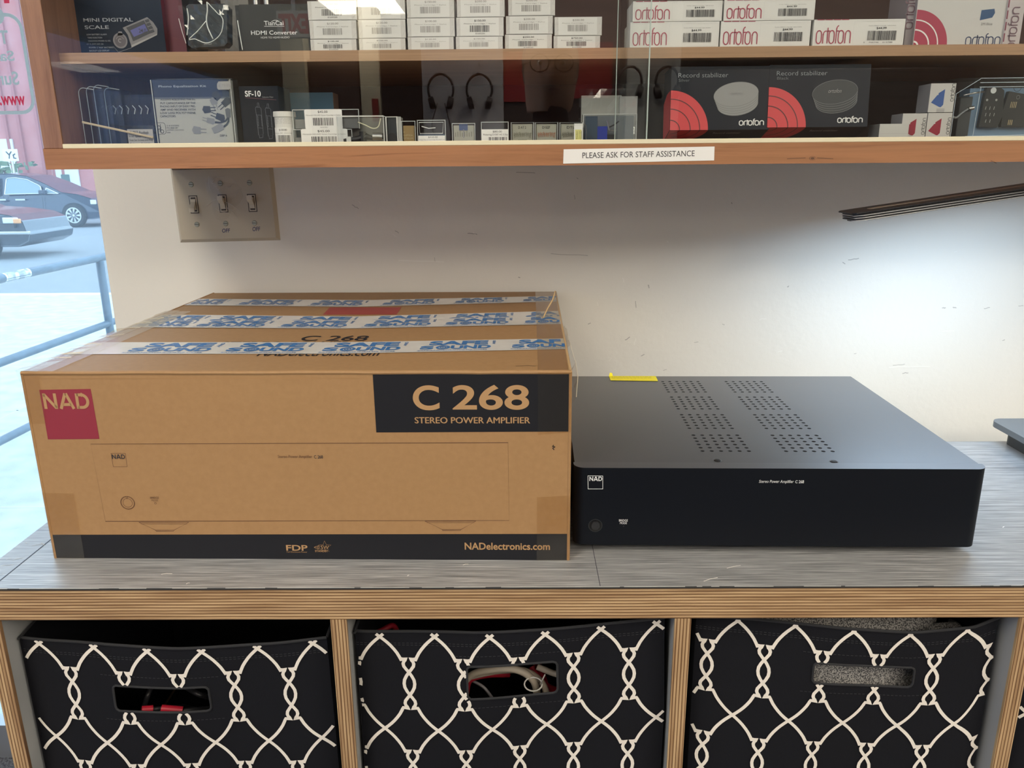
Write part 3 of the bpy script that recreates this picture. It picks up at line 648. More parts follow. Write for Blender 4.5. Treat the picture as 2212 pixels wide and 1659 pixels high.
# ------------------------------------------------------------------ amplifier carton
def carton():
    bx, by, bw, ang, bh, bl = -.5102, -.3559, .5628, -.0162, .2105, .5063
    ca, sa = math.cos(ang), math.sin(ang); ux = V3((ca, sa, 0)); uy = V3((-sa, ca, 0)); O = V3((bx, by, 0))
    t = thing('amplifier_carton', (bx+bw/2, by+.25, 0), 'large brown cardboard amplifier carton taped with blue-printed white tape', 'box')
    F = PL(O, ux, (0, 0, 1)); T = PL(O+V3((0, 0, bh)), ux, uy)
    z = V3((0, 0, bh)); P = lambda u, v, h: O+ux*u+uy*v+V3((0, 0, h))
    # carton body: soft bowed faces
    mb = MB(); nx, ny, nz = 24, 16, 8
    def face(fn, a, b):
        vs = [fn(i/a, j/b) for j in range(b+1) for i in range(a+1)]
        mb.add(vs, [(j*(a+1)+i, j*(a+1)+i+1, (j+1)*(a+1)+i+1, (j+1)*(a+1)+i) for j in range(b) for i in range(a)], M_kraft)
    face(lambda s, k: P(s*bw, 0, k*bh), nx, nz)
    face(lambda s, k: P(s*bw, k*bl, bh), nx, ny)
    face(lambda s, k: P(bw, s*bl, k*bh), ny, nz)
    face(lambda s, k: P(0, bl-s*bl, k*bh), ny, nz)
    face(lambda s, k: P(bw-s*bw, bl, k*bh), nx, nz)
    face(lambda s, k: P(bw-s*bw, k*bl, 0), nx, ny)
    M_edge = mat('kraft_edge', (.60, .40, .20), .7); M_cr = mat('kraft_crease', (.36, .20, .085), .7)
    R = random.Random(4)
    mb.tube([P(bw*i/30, .0008, bh-.0008+R.uniform(-.0002, .0003)) for i in range(31)], .0022, M_kraft, 8)
    mb.tube([P(.0008, .0008, bh*i/12) for i in range(13)], .0018, M_kraft, 8); mb.tube([P(bw-.0008, .0008, bh*i/12) for i in range(13)], .0018, M_kraft, 8)
    mb.tube([P(.0008, bl*i/20, bh-.0008) for i in range(21)], .0018, M_kraft, 8); mb.tube([P(bw-.0008, bl*i/20, bh-.0008) for i in range(21)], .0018, M_edge, 8)
    mb.rect(F, .004, bh-.0068, bw*.635, bh-.0062, M_cr)
    # front prints
    K = mat('kraft_knockout', (.42, .25, .118), .6)
    mb.pxflat(F, [(85, 842), (196, 840), (215, 948), (104, 949)], M_crim)
    a = F.px(97, 883); b_ = F.px(196, 883); c_ = F.px(146, 849.5); blockcaps(mb, F, 'NAD', a[0], a[1], b_[0], c_[1], K)
    c0 = F.px(806, 934); 
    a = F.px(1200, 932); e = F.px(900, 934)
    mb.flat(F, [F.px(813, 934), (bw+.0002, a[1]), (bw+.0002, bh), F.px(805, 806)[:1]+(bh,)], M_ink, H0)
    mb.pxtext(F, 'C', 893, 886, 950, 832, K, .024); mb.pxtext(F, '268', 978, 885, 1143, 831, K, .018)
    mb.pxtext(F, 'STEREO POWER AMPLIFIER', 896, 914, 1144.4, 901, K, 0); mb.pxtext(F, 'STEREO POWER AMPLIFIER', 896.8, 914.3, 1145.2, 900.7, K, 0, h=2.2*H0)
    r = [F.px(*q) for q in ((196, 959), (228, 1126), (1100, 1124), (1097.5, 956))]
    mb.stroke(F, r, .0005, M_kline, closed=True)
    n = [F.px(*q) for q in ((240, 979), (245, 1008), (275, 1008), (271, 979))]; mb.stroke(F, n, .0004, M_kline, closed=True)
    a = F.px(243, 991); b_ = F.px(271, 991); c_ = F.px(257, 981.3); blockcaps(mb, F, 'NAD', a[0], a[1], b_[0], c_[1], M_txt)
    mb.pxtext(F, 'Stereo Power Amplifier', 601, 991, 675, 982.5, M_kline, 0); mb.pxtext(F, 'C 268', 679, 990, 698, 983, M_txt, .008)
    cu, cv = F.px(276, 1086)
    for rr in (.0078, .0072, .0052): mb.ring(F, cu, cv, rr-.0004, rr, M_kline)
    mb.stroke(F, [(cu-.0012, cv+.0075), (cu, cv+.0045), (cu+.0012, cv+.0075)], .0004, M_kline)
    mb.pxtext(F, 'BRIDGE', 325, 1077, 344, 1072.5, M_kline, 0); mb.pxtext(F, 'MODE', 328, 1082.5, 342, 1078.5, M_kline, 0)
    q = F.px(336, 1087); mb.ring(F, *q, .0008, .0012, M_kline)
    for pts in (((300, 1128), (408, 1128), (376, 1145), (336, 1145)), ((918, 1125.5), (1028, 1125.5), (996, 1143.5), (955, 1143.5))):
        pp = [F.px(*x) for x in pts]; mb.stroke(F, pp, .0005, M_kline, closed=True)
        d = .0028; mb.stroke(F, [(pp[0][0]+.002, pp[0][1]-.0018), (pp[1][0]-.002, pp[1][1]-.0018)], .0004, M_kline)
        mb.stroke(F, [pp[3], (pp[3][0]+.0005, pp[3][1]-.0012), (pp[2][0]-.0005, pp[2][1]-.0012), pp[2]], .0005, M_kline)
    b0 = F.px(120, 1155)[1]; b1 = F.px(1226, 1153)[1]
    mb.flat(F, [(-.0002, .0), (bw+.0002, .0), (bw+.0002, b1), (-.0002, b0)], M_ink, H0)
    mb.pxtext(F, 'FDP', 619, 1189, 665, 1177, K, .02); mb.pxtext(F, 'Full Disclosure Power', 620, 1193, 664, 1190.5, K, 0)
    mb.pxtext(F, '<0.5W', 679, 1186, 711, 1178, K, 0, shear=.1); mb.pxtext(F, 'STANDBY', 681, 1192, 709, 1187.5, K, .01)
    s0 = F.px(702, 1181); st = []
    for k in range(11):
        rr = (.0072 if k % 2 == 0 else .0030); aa = math.radians(90+36*k); st.append((s0[0]+rr*math.cos(aa), s0[1]+rr*math.sin(aa)))
    mb.stroke(F, st, .0003, K)
    mb.pxtext(F, 'NADelectronics.com', 1004, 1187, 1188, 1172, K, .02)
    # scuff on the front near the right, pinholes
    q = F.px(1196, 966); mb.stroke(F, [(q[0], q[1]+.0025), (q[0]-.0012, q[1]+.001), (q[0]+.0014, q[1]+.0004), (q[0]-.001, q[1]-.001), (q[0]+.0005, q[1]-.003)], .0009, M_ink)
    # top prints
    mb.pxflat(T, [(697, 680), (857, 679.5), (867, 664), (712, 664.5)], M_redp)
    mb.pxtext(T, 'C 268', 645, 737, 790, 726, M_ink, .012); mb.pxtext(T, 'STEREO POWER AMPLIFIER', 463, 751, 942, 738.5, M_ink, .008)
    mb.pxtext(T, 'NADelectronics.com', 553, 770, 815, 757, M_ink, .008)
    mb.stroke(T, [T.px(1114, 791), T.px(1140, 790), T.px(1157, 791)], .0008, M_ink)
    # kerf lines from the flute
    mb.build('carton_body', t)
    # printed tapes
    M_pt = mat('printed_tape', (.74, .73, .70), .28, coat=.4, noise=((35, 35, 35), .25, (.62, .60, .56))); M_bl = mat('tape_blue', (.02, .155, .42), .35)
    def tape(name, L, Rr, mid, logos, label, h=.0006, faint=False):
        """L/R/mid: (x, y top, y bottom) photo points of the band; logos: list of (x0, x1, full)"""
        A = [T.px(L[0][0], L[0][1]), T.px(L[1][0], L[1][1])]; M = [T.px(mid[0], mid[1]), T.px(mid[0], mid[2])]; B = [T.px(Rr[0][0], Rr[0][1]), T.px(Rr[1][0], Rr[1][1])]
        A[0] = (0, A[0][1]); A[1] = (0, A[1][1]); B[0] = (bw, B[0][1]); B[1] = (bw, B[1][1])
        um = (M[0][0]+M[1][0])/2
        def vv(u, k):      # k=0 lower edge, 1 upper edge
            def e(i):
                if u < um: s = u/um; y = A[i][1]+(M[i][1]-A[i][1])*s
                else: s = (u-um)/(bw-um); y = M[i][1]+(B[i][1]-M[i][1])*s
                return y
            return e(1)+(e(0)-e(1))*k
        m = MB(); N = 24
        for i in range(N):
            u0, u1 = bw*i/N, bw*(i+1)/N
            m.poly([T(u0, vv(u0, 0), h), T(u1, vv(u1, 0), h), T(u1, vv(u1, 1), h), T(u0, vv(u0, 1), h)], M_pt)
        # runs over the right end and down the left end
        m.poly([P(bw+.0006, vv(bw, 0), bh+h), P(bw+.0006, vv(bw, 0), bh-.06), P(bw+.0006, vv(bw, 1), bh-.06), P(bw+.0006, vv(bw, 1), bh+h)], M_pt)
        m.poly([P(-.0006, vv(0, 0), bh+h), P(-.0006, vv(0, 1), bh+h), P(-.0006, vv(0, 1), bh-.06), P(-.0006, vv(0, 0), bh-.06)], M_pt)
        def mp(a, b, c=0): return T(a, vv(min(max(a, 0), bw), b), h+c)
        def clip(txt, u0, v0, u1, v1, bold):
            vs, fs, x0, y0, x1, y1 = textmesh(txt, bold)
            pts = [(u0+(x-x0)/(x1-x0)*(u1-u0), v0+(y-y0)/(y1-y0)*(v1-v0)) for x, y in vs]
            ff = [f for f in fs if all(.0005 < pts[i][0] < bw-.0005 for i in f)]
            m.add([mp(a, b, .0003) for a, b in pts], ff, M_bl)
        pl2 = lambda a, b, c=0: mp(a, b, c)
        for (xa, xb) in logos:
            yc = mid[2] if True else 0
            ua, ub = T.px(xa, (mid[1]+mid[2])/2)[0], T.px(xb, (mid[1]+mid[2])/2)[0]; w = ub-ua
            clip('SAFE', ua+w*.10, .55, ub-w*.05, .92, .045)
            clip('S', ua, .20, ua+w*.19, .50, .045); clip('UND', ua+w*.43, .20, ub, .50, .045)
            clip('SAFEANDSOUNDHQ.COM', ua-w*.02, .06, ub-w*.05, .13, .02)
            cu, cv = ua+w*.32, .35; hv = abs(vv(cu, 1)-vv(cu, 0)); rr = w*.10
            if 0 < ua+w*.2 and ua+w*.45 < bw:
                for r0, r1 in ((rr*.62, rr), (rr*.30, rr*.5), (0, rr*.14)):
                    m.ring(pl2, cu, cv, r0, r1, M_bl, h=.0003, n=24, sq=.17/rr)
            # small upright word at the end
            vs, fs, x0, y0, x1, y1 = textmesh('AND', .02)
            pp = [(ub+w*.055-(y-y0)/(y1-y0)*w*.045, .56+(x-x0)/(x1-x0)*.34) for x, y in vs]
            m.add([mp(a, b, .0003) for a, b in pp], [f for f in fs if all(0 < pp[i][0] < bw for i in f)], M_bl)
        return tag(m.build(name, t), label)
    tape('printed_tape', ((300, 740), (270, 766)), ((1214, 732), (1216, 755)), (750, 740, 765), [(290, 462), (497, 660), (702, 866), (908, 1060), (1106, 1250)], 'white tape with blue shop print nearest the front')
    tape('printed_tape', ((330, 680), (290, 700)), ((1204, 672), (1206, 690)), (760, 684, 702), [(315, 430), (452, 590), (630, 760), (800, 930), (968, 1100), (1135, 1260)], 'white printed tape, back one of the overlapping pair', h=.0004)
    tape('printed_tape', ((320, 694), (280, 708)), ((1207, 684), (1209, 701)), (760, 693, 711), [(300, 410), (430, 575), (612, 752), (790, 930), (962, 1098), (1134, 1260)], 'white printed tape, front one of the overlapping pair', h=.0008)
    tape('printed_tape', ((430, 646), (405, 660)), ((1199, 640), (1200, 652)), (780, 649, 663.5), [(392, 480), (518, 635), (674, 785), (828, 938), (982, 1088), (1130, 1230)], 'white printed tape nearest the wall')
    # clear tapes
    def cl(name, quads, label=None):
        m = MB()
        for q in quads: m.poly(q, M_tapeclear)
        return tag(m.build(name, t), label)
    hh = .0014; wL = .034
    cl('clear_tape', [[T(-.0005, 0, hh), T(wL, 0, hh), T(wL+.002, bl*.66, hh), T(-.0005, bl*.66, hh)], [P(-.0008, 0, bh), P(-.0008, bl*.66, bh), P(-.0008, bl*.66, bh-.02), P(-.0008, 0, bh-.02)], [F(0, bh-.055, hh), F(.018, bh-.055, hh), F(.019, bh, hh), F(0, bh, hh)]], 'clear tape folded over the left top edge')
    wR = bw-.0335
    cl('clear_tape', [[T(wR, 0, hh*.6), T(bw+.0005, 0, hh*.6), T(bw+.0005, bl*.985, hh*.6), T(wR, bl*.985, hh*.6)], [F(wR, bh-.067, hh), F(bw+.0006, bh-.064, hh), F(bw+.0006, bh, hh), F(wR, bh, hh)]], 'clear tape folded over the right top edge')
    cl('clear_tape', [[F(wR-.001, 0, hh), F(bw+.0006, 0, hh), F(bw+.0006, .076, hh), F(wR-.001, .074, hh)]], 'clear tape patch at the lower right corner')
    cl('clear_tape', [[F(-.0006, 0, hh), F(.034, 0, hh), F(.034, .077, hh), F(-.0006, .078, hh)]], 'clear tape patch at the lower left corner')
    m = MB(); R = random.Random(14); vs = []; nn = 22
    for i in range(nn+1):
        v_ = -.002+i*.0155; k_ = 1 if i < 14 else .5
        vs += [P(-.001-R.random()*.003*k_, v_, bh-.010), P(-.002-R.random()*.003*k_, v_, bh+.0005+R.random()*.0035*k_), P(.006+R.random()*.003, v_, bh+.0016+R.random()*.0022*k_), P(.018, v_, bh+.0016)]
    m.add(vs, [(4*i+j, 4*i+j+1, 4*i+j+5, 4*i+j+4) for i in range(nn) for j in range(3)], M_tapeclear)
    for i in range(9): j = 4*R.randrange(1, nn); m.tube([vs[j+1], vs[j+2]+V3((0, R.uniform(-.01, .01), .0004)), vs[j+2]+V3((.012, R.uniform(-.01, .01), 0))], .0003, mat('tape_edge', (.7, .66, .55), .3), 5)
    tag(m.build('crumpled_tape', t), 'crumpled shiny clear tape along the left top edge')
    # crumpled loose tape end hanging off the right rear edge
    m = MB(); R = random.Random(9); X = bw+.001
    pts = [(X+.0005, .22, bh+.002), (X+.003, .20, bh+.003), (X+.004, .16, bh-.002), (X+.006, .12, bh-.006), (X+.008, .08, bh-.010), (X+.010, .05, bh-.020), (X+.008, .035, bh-.036)]
    for (a, b) in zip(pts, pts[1:]):
        j = lambda: R.uniform(-.0015, .0015)
        m.poly([P(a[0], a[1], a[2]), P(b[0], b[1], b[2]), P(b[0]-.006+j(), b[1]+j(), b[2]-.012+j()), P(a[0]-.006+j(), a[1], a[2]-.010+j())], M_glossbag)
        m.tube([P(a[0]+j(), a[1], a[2]+j()), P(b[0]+j(), b[1], b[2]+j())], .0004, mat('tape_edge', (.7, .66, .55), .3), 5)
    tag(m.build('loose_tape', t), 'crumpled loose tape along the right edge')
    # a torn cardboard fibre sticking up
    a = T.px(1173, 689); o = T(a[0], a[1], .0012); e = U(1199, 628, 1, o.y+.004)
    tag(MB().tube(spline([o, o.lerp(e, .35)+V3((.0005, 0, 0)), o.lerp(e, .7)+V3((.002, 0, 0)), e], 14), [.0010]*12+[.0008, .0006, .0004], mat('straw_fibre', (.55, .38, .18), .6), 6).build('twine', loc=o, smooth=True), 'thin straw-coloured strand sticking up from the taped carton top', 'twine')
carton()

# ------------------------------------------------------------------ amplifier
def amplifier():
    ax, ay, ang, ah, al = .058, -.3484, -.0226, .0901, .3755; w = .435; zf = .010
    ca, sa = math.cos(ang), math.sin(ang); ux = V3((ca, sa, 0)); uy = V3((-sa, ca, 0)); O = V3((ax, ay, 0))
    P = lambda u, v, h: O+ux*u+uy*v+V3((0, 0, h)); zt = zf+ah
    t = thing('power_amplifier', P(w/2, .2, 0), 'flat black stereo power amplifier on the counter right of the carton', 'amplifier')
    M_pa = mat('amp_panel', (.005, .0065, .0105), .45, spec=.16); M_tp = mat('amp_metal', (.085, .09, .105), .40, .6, coat=.8, cr=.36, spec=1, bump=((1200, 1200, 1200), .12, .0002))
    F = PL(O, ux, (0, 0, 1)); T = PL(P(0, 0, zt), ux, uy)
    # fascia with rounded ends
    d = .0165; r = .012
    B = PL(P(0, 0, zf), ux, uy)
    pts = [(w, d), (0, d)] + [(r-r*math.cos(a), r-r*math.sin(a)) for a in [math.pi/2*k/10 for k in range(11)]] + [(w-r+r*math.sin(a), r-r*math.cos(a)) for a in [math.pi/2*k/10 for k in range(11)]]
    mb = MB(); n = len(pts); a = [B(u, v, 0) for u, v in pts]; b = [B(u, v, ah) for u, v in pts]
    mb.add(a+b, [tuple(range(n-1, -1, -1))], M_pa); mb.add(a+b, [(i, (i+1) % n, n+(i+1) % n, n+i) for i in range(n)], M_pa); mb.add(b, [tuple(range(n))], mat('amp_panel_top', (.10, .105, .125), .36, .6, coat=.8, cr=.32, spec=1))
    q = [F.px(*x) for x in ((1270, 1027.5), (1270.5, 1056), (1302, 1056), (1302, 1028))]; mb.stroke(F, q, .0005, M_txtw, closed=True)
    a = F.px(1273, 1038.5); b_ = F.px(1300.5, 1038.5); c_ = F.px(1286, 1029.3); blockcaps(mb, F, 'NAD', a[0], a[1], b_[0], c_[1], M_txtw)
    mb.pxtext(F, 'Stereo Power Amplifier', 1639, 1044.5, 1714, 1036.5, M_txtw, 0, shear=.15); mb.pxtext(F, 'C 268', 1717.5, 1043.5, 1736, 1037, M_txtw, .008)
    mb.pxtext(F, 'BRIDGE', 1337, 1126, 1356, 1121.5, M_txtw, 0); mb.pxtext(F, 'MODE', 1339, 1131.5, 1354, 1127.3, M_txtw, 0)
    q = F.px(1347, 1136.5); mb.ring(F, *q, 0, .0008, M_black, h=H0)
    cu, cv = F.px(1286, 1135)
    mb.ring(F, cu, cv, .0045, .0071, mat('button_recess', (.003, .003, .004), .3), h=H0); mb.ring(F, cu, cv, .0071, .0076, mat('button_rim', (.03, .035, .04), .3), h=H0)
    fp = mb.build('front_panel', t, bevel=.0009)
    m = MB(); c = F(cu, cv, 0); m.cyl(c, .0050, .0022, mat('button_black', (.02, .021, .024), .35), ax=F.n, n=32, r2=.0044); m.build('power_button', fp)
    # cover with punched vents
    g = .0015; v0, v1 = d, al; u0, u1 = g, w-g; zc = zt-.0012
    TP = PL(P(0, 0, zc), ux, uy)
    def pu(x, y): return TP.px(x, y)
    s = 4.9156
    fx = lambda x, y: pu(1400+x/s, 800+y/s)
    L0, L1 = fx(577, 855)[0], fx(1072, 860)[0]; R0, R1 = fx(1470, 863)[0], fx(1965, 866)[0]
    rows = [(fx(577, 856)[1], fx(473, 688)[1]), (fx(429, 614)[1], fx(343, 471)[1]), (fx(304, 408)[1], fx(230, 284)[1]), (fx(198, 229)[1], fx(135, 120)[1])]
    pit = (L1-L0)/5; hr = .0024
    m = MB(); M_in = mat('amp_inside', (.002, .002, .003), .9)
    us = [u0, L0-pit/2, L1+pit/2, R0-pit/2, R1+pit/2, u1]; 
    rp = []
    for (a_, b_) in rows: pp = (b_-a_)/5; rp.append((a_-pp/2, b_+pp/2, pp))
    ve = [v0]; 
    for a_, b_, pp in rp: ve += [a_, b_]
    ve.append(v1)
    for j in range(len(ve)-1):
        for i in range(5):
            a0, a1, b0, b1 = us[i], us[i+1], ve[j], ve[j+1]
            if j % 2 == 0 or i in (0, 2, 4): m.rect(TP, a0, b0, a1, b1, M_tp, 0); continue
            for gy in range(6):
                for gx in range(6):
                    x0, x1 = a0+(a1-a0)*gx/6, a0+(a1-a0)*(gx+1)/6; y0, y1 = b0+(b1-b0)*gy/6, b0+(b1-b0)*(gy+1)/6
                    cx, cy = (x0+x1)/2, (y0+y1)/2; N = 16
                    sq = []
                    for k in range(N):
                        an = 2*math.pi*k/N+math.pi/N*0; c_, s_ = math.cos(an), math.sin(an); q_ = 1/max(abs(c_), abs(s_))
                        sq.append((cx+c_*q_*(x1-x0)/2, cy+s_*q_*(y1-y0)/2))
                    ci = [(cx+hr*math.cos(2*math.pi*k/N), cy+hr*math.sin(2*math.pi*k/N)) for k in range(N)]
                    vs = [TP(*p, 0) for p in sq]+[TP(*p, 0) for p in ci]+[TP(*p, -.0012) for p in ci]
                    m.add(vs, [(k, (k+1) % N, N+(k+1) % N, N+k) for k in range(N)]+[(N+k, N+(k+1) % N, 2*N+(k+1) % N, 2*N+k) for k in range(N)], M_tp)
    z0 = zf+.002
    m.poly([P(u0, v0, z0), P(u0, v0, zc), P(u0, v1, zc), P(u0, v1, z0)], M_tp); m.poly([P(u1, v0, z0), P(u1, v1, z0), P(u1, v1, zc), P(u1, v0, zc)], M_tp)
    cov = m.build('top_cover', t)
    m = MB(); m.poly([P(u0, v1, z0), P(u1, v1, z0), P(u1, v1, zc), P(u0, v1, zc)], M_tp); m.poly([P(u0, v0, z0), P(u0, v1, z0), P(u1, v1, z0), P(u1, v0, z0)], M_in)
    m.poly([P(u0+.001, v0, zc-.012), P(u1-.001, v0, zc-.012), P(u1-.001, v1, zc-.012), P(u0+.001, v1, zc-.012)], M_in); m.build('chassis', t)
    for x, y in ((1549.5, 995), (1801, 997.5)):
        c = TP.px(x, y); m = MB(); m.cyl(TP(c[0], c[1], 0), .0042, .0008, M_steel if 0 else mat('screw_black', (.05, .05, .055), .2, .8), ax=TP.n, n=20, r2=.0032); m.ring(TP, c[0], c[1], 0, .0016, M_black, h=.0010)
        m.ring(TP, c[0], c[1], .0042, .0050, mat('countersink', (.30, .31, .33), .25, .8), h=.0002); m.build('screw', cov)
    for u_, v_ in ((.05, .06), (w-.05, .06), (.05, al-.05), (w-.05, al-.05)):
        m = MB(); m.cyl(P(u_, v_, 0), .018, zf+.002, M_black, n=28, r2=.022); m.build('foot', t)
    # yellow sticker
    TS = PL(P(0, 0, zc), ux, uy); M_y = mat('yellow_sticker', (.93, .80, .0), .45)
    q = [TS.px(*x) for x in ((1319, 822.5), (1421.5, 824), (1415.5, 811.7), (1315, 811.7))]
    vmax = al-.0005; q = [(a_, min(b_, vmax)) for a_, b_ in q]
    m = MB(); m.flat(TS, q, M_y, .0006); M_yt = mat('yellow_print', (.62, .50, .02), .5)
    for k in range(2):
        v_ = q[0][1]+(q[3][1]-q[0][1])*(.5+.28*k); m.text(TS, 'WARNING  DO NOT OPEN  REMOVE BEFORE USE', q[0][0]+.003, v_, q[1][0]-.006, v_+.002, M_yt, 0, .0008) if 0 else None
    for k in range(2):
        v_ = q[0][1]+(q[3][1]-q[0][1])*(.45+.28*k); R = random.Random(k); x = q[0][0]+.003
        while x < q[1][0]-.008: w_ = R.uniform(.002, .006); m.rect(TS, x, v_, x+w_, v_+.0022, M_yt, .0008); x += w_+.0012
    m.ring(TS, (q[0][0]+q[1][0])/2, q[0][1]+.007, .0028, .0034, M_yt, 180, 360, h=.0009)
    a_ = TS(q[3][0], q[3][1], .0006); m.poly([a_, a_+ux*.006, a_+ux*.005+V3((0, .002, .004)), a_+ux*.0015+V3((0, .002, .0048))], M_y)
    tag(m.build('sticker', t), 'yellow warning sticker at the rear edge')
amplifier()

# ------------------------------------------------------------------ lamp, slab, switch plate
def desk_lamp():
    M_d = mat('lamp_dark', (.035, .036, .042), .35, .2); M_s = mat('lamp_fin', (.70, .70, .70), .4); M_t = mat('lamp_inlay', (.60, .55, .47), .5)
    Yf = -.105                                     # front edge of the head
    A = U(1848, 478, 1, Yf); B = U(2212, 424, 1, Yf); d = (B-A); d.y = 0; L = d.length; d.normalize(); n = V3((-d.z, 0, d.x)); L2 = .36
    t = thing('desk_lamp', (.94, .09, -.80), 'slim dark bar desk lamp entering from the right, lit underneath', 'lamp')
    def P(s, y, h): return A+d*s+V3((0, y, 0))+n*h
    def slab(mb, s0, s1, y0, y1, h0, h1, m, nose=.010):
        o = [(s0, y0+.006), (s0+nose, y0), (s1, y0), (s1, y1), (s0+nose, y1), (s0, y1-.006)]
        vs = [P(s, y, h0) for s, y in o]+[P(s, y, h1) for s, y in o]; k = len(o)
        mb.add(vs, [tuple(range(k-1, -1, -1)), tuple(range(k, 2*k))]+[(i, (i+1) % k, k+(i+1) % k, k+i) for i in range(k)], m)
    mb = MB(); slab(mb, -.002, L2, .0, .055, .0085, .0100, M_d, .004); slab(mb, .028, L2, .022, .034, .0100, .0103, M_t, .001); mb.build('head_cover', t)
    mb = MB(); slab(mb, .012, L2, .007, .046, -.0019, .0086, M_d, .006); slab(mb, .010, L2, .046, .0475, -.0045, .0086, M_d, .001); mb.build('shield_housing', t)  # inner core and skirt added to stop light leaking up past the fins
    for k in range(3):
        mb = MB(); slab(mb, .001+.001*k, L2, .001, .053, .0052-k*.0030, .0060-k*.0030, M_s, .010); slab(mb, .001, L2, .004, .050, .0060-k*.0030, .0074-k*.0030, M_d, .010); mb.build('fin', t)
    mb = MB(); mb.poly([P(.03, .012, -.0021), P(.03, .042, -.0021), P(L2-.01, .042, -.0021), P(L2-.01, .012, -.0021)], emis('lamp_led', (.60, .80, 1.0), LAMP*14)); mb.build('light_strip', t)
    e = P(L2, .027, .004)
    MB().tube(spline([e+V3((-.03, 0, .006)), e+V3((.01, 0, .006)), (e.x+.06, .05, e.z-.01), (.93, .07, .25), (.94, .09, .1), (.94, .085, .015), (.94, .085, -.79)], 60), .008, M_d, 12).build('arm', t, smooth=True)
    MB().cyl((.94, .085, -.80), .045, .016, M_d, n=32).build('base', t, bevel=.003)
desk_lamp()
def slab_device():
    M_g = mat('slate_plastic', (.13, .145, .16), .4); M_g2 = mat('slate_side', (.05, .055, .062), .5)
    c = U(2156, 919, 2, .030); x0 = c.x; yb = .012
    t = thing('equipment_slab', (x0+.16, -.14, 0), 'dark grey rounded slab on a smaller plinth at the right end of the counter', 'device')
    pl = PL((x0, yb, .024), (1, 0, 0), (0, 1, 0))
    mb = MB(); mb.prism(pl, rrect(0, -.24, .17, 0, .018, 8), .0085, M_g); mb.build('top_slab', t, bevel=.002)
    mb = MB(); mb.prism(PL((x0+.018, yb, 0), (1, 0, 0), (0, 1, 0)), rrect(0, -.222, .140, -.014, .014, 8), .024, M_g2); mb.build('plinth', t, bevel=.003)
slab_device()
def switch_plate():
    M_p = mat('almond_plastic', (.50, .44, .34), .38); M_t = mat('almond_toggle', (.62, .56, .45), .35); M_dk = mat('switch_slot', (.06, .05, .045), .6)
    t = thing('switch_plate', (-.466, WY, .35), 'almond triple light switch plate on the wall under the display case', 'switch')
    yf = WY-.006; pl = PL((0, yf, 0), (1, 0, 0), (0, 0, 1))
    x0, x1, z0, z1 = -.5480, -.3852, .2940, .4120
    rot = math.radians(.9)
    ctr = V3(((x0+x1)/2, WY, (z0+z1)/2)); Rm = Matrix.Translation(ctr) @ Matrix.Rotation(-rot, 4, 'Y') @ Matrix.Translation(-ctr)
    mb = MB(); b = .005
    vs = [(x0, WY, z0), (x1, WY, z0), (x1, WY, z1), (x0, WY, z1), (x0+b, yf, z0+b), (x1-b, yf, z0+b), (x1-b, yf, z1-b), (x0+b, yf, z1-b)]
    vs = [Rm @ V3(v) for v in vs]
    mb.add(vs, [(4, 5, 6, 7), (0, 1, 5, 4), (1, 2, 6, 5), (2, 3, 7, 6), (3, 0, 4, 7)], M_p)
    f = PL(Rm @ V3((0, yf, 0)), (Rm.to_3x3() @ V3((1, 0, 0))), (Rm.to_3x3() @ V3((0, 0, 1))))
    c = lambda x, y: f.px(350+x/7.9, 355+y/7.9)
    for tx, p in (('OFF', (1030, 1165, 1160, 1095)), ('OFF', (1548, 1140, 1675, 1065))):
        a_, b_ = c(p[0], p[1]), c(p[2], p[3]); mb.text(f, tx, a_[0], a_[1], b_[0], b_[1], mat('pen_blue', (.03, .035, .12), .5), .012, .0003, shear=.2)
    pb = mb.build('plate', t)
    for i, (x, y) in enumerate(((497, 345), (995, 325), (1493, 315), (597, 1025), (1088, 1010), (1580, 1000))):
        q = c(x, y); m = MB(); m.cyl(f(q[0], q[1], 0), .0042, .0012, mat('painted_screw', (.36, .36, .30), .35, .5), ax=f.n, n=20, r2=.0034); m.stroke(f, [(q[0]-.0036, q[1]+.0004), (q[0]+.0036, q[1]-.0002)], .0009, M_dk, .0013); m.build('screw', t)
    for i, (x, y) in enumerate(((545, 685), (1043, 668), (1540, 658))):
        q = c(x, y); hw, hh = .0056, .0126
        m = MB(); m.rect(f, q[0]-hw-.0013, q[1]-hh-.0013, q[0]+hw+.0013, q[1]+hh+.0013, M_dk, .0002); m.rect(f, q[0]-hw, q[1]-hh, q[0]+hw, q[1]+hh, M_t, .0004); m.rect(f, q[0]-hw+.0016, q[1]-hh+.0016, q[0]+hw-.0016, q[1]+hh-.0016, M_dk, .0006)
        up = -1 if i == 0 else 1
        # rocker barrel and lever
        m.box((0, 0, 0), (0, 0, 0), M_t) if 0 else None
        bz = q[1]
        vs = []
        for k in range(9):
            a_ = math.pi*k/8; vs += [f(q[0]-hw+.002, bz+math.cos(a_)*.0085, .0006+.002*math.sin(a_)), f(q[0]+hw-.002, bz+math.cos(a_)*.0085, .0006+.002*math.sin(a_))]
        m.add(vs, [(2*k, 2*k+1, 2*k+3, 2*k+2) for k in range(8)], M_t)
        w1, w2 = .0034, .0042; r0, r1 = bz+up*.000, bz+up*.0085; h1 = .0125
        o = [(-w1, -.0035*1, .002), (w1, -.0035, .002), (w1, .0045, .002), (-w1, .0045, .002), (-w2, -.003, h1), (w2, -.003, h1), (w2, .0035, h1), (-w2, .0035, h1)]
        vs = [f(q[0]+a_, bz+b_+(up*.0085 if hh_ > .01 else 0), hh_) for a_, b_, hh_ in o]
        m.add(vs, [(0,3,2,1),(4,5,6,7),(0,1,5,4),(1,2,6,5),(2,3,7,6),(3,0,4,7)], M_t)
        m.build('toggle', t)
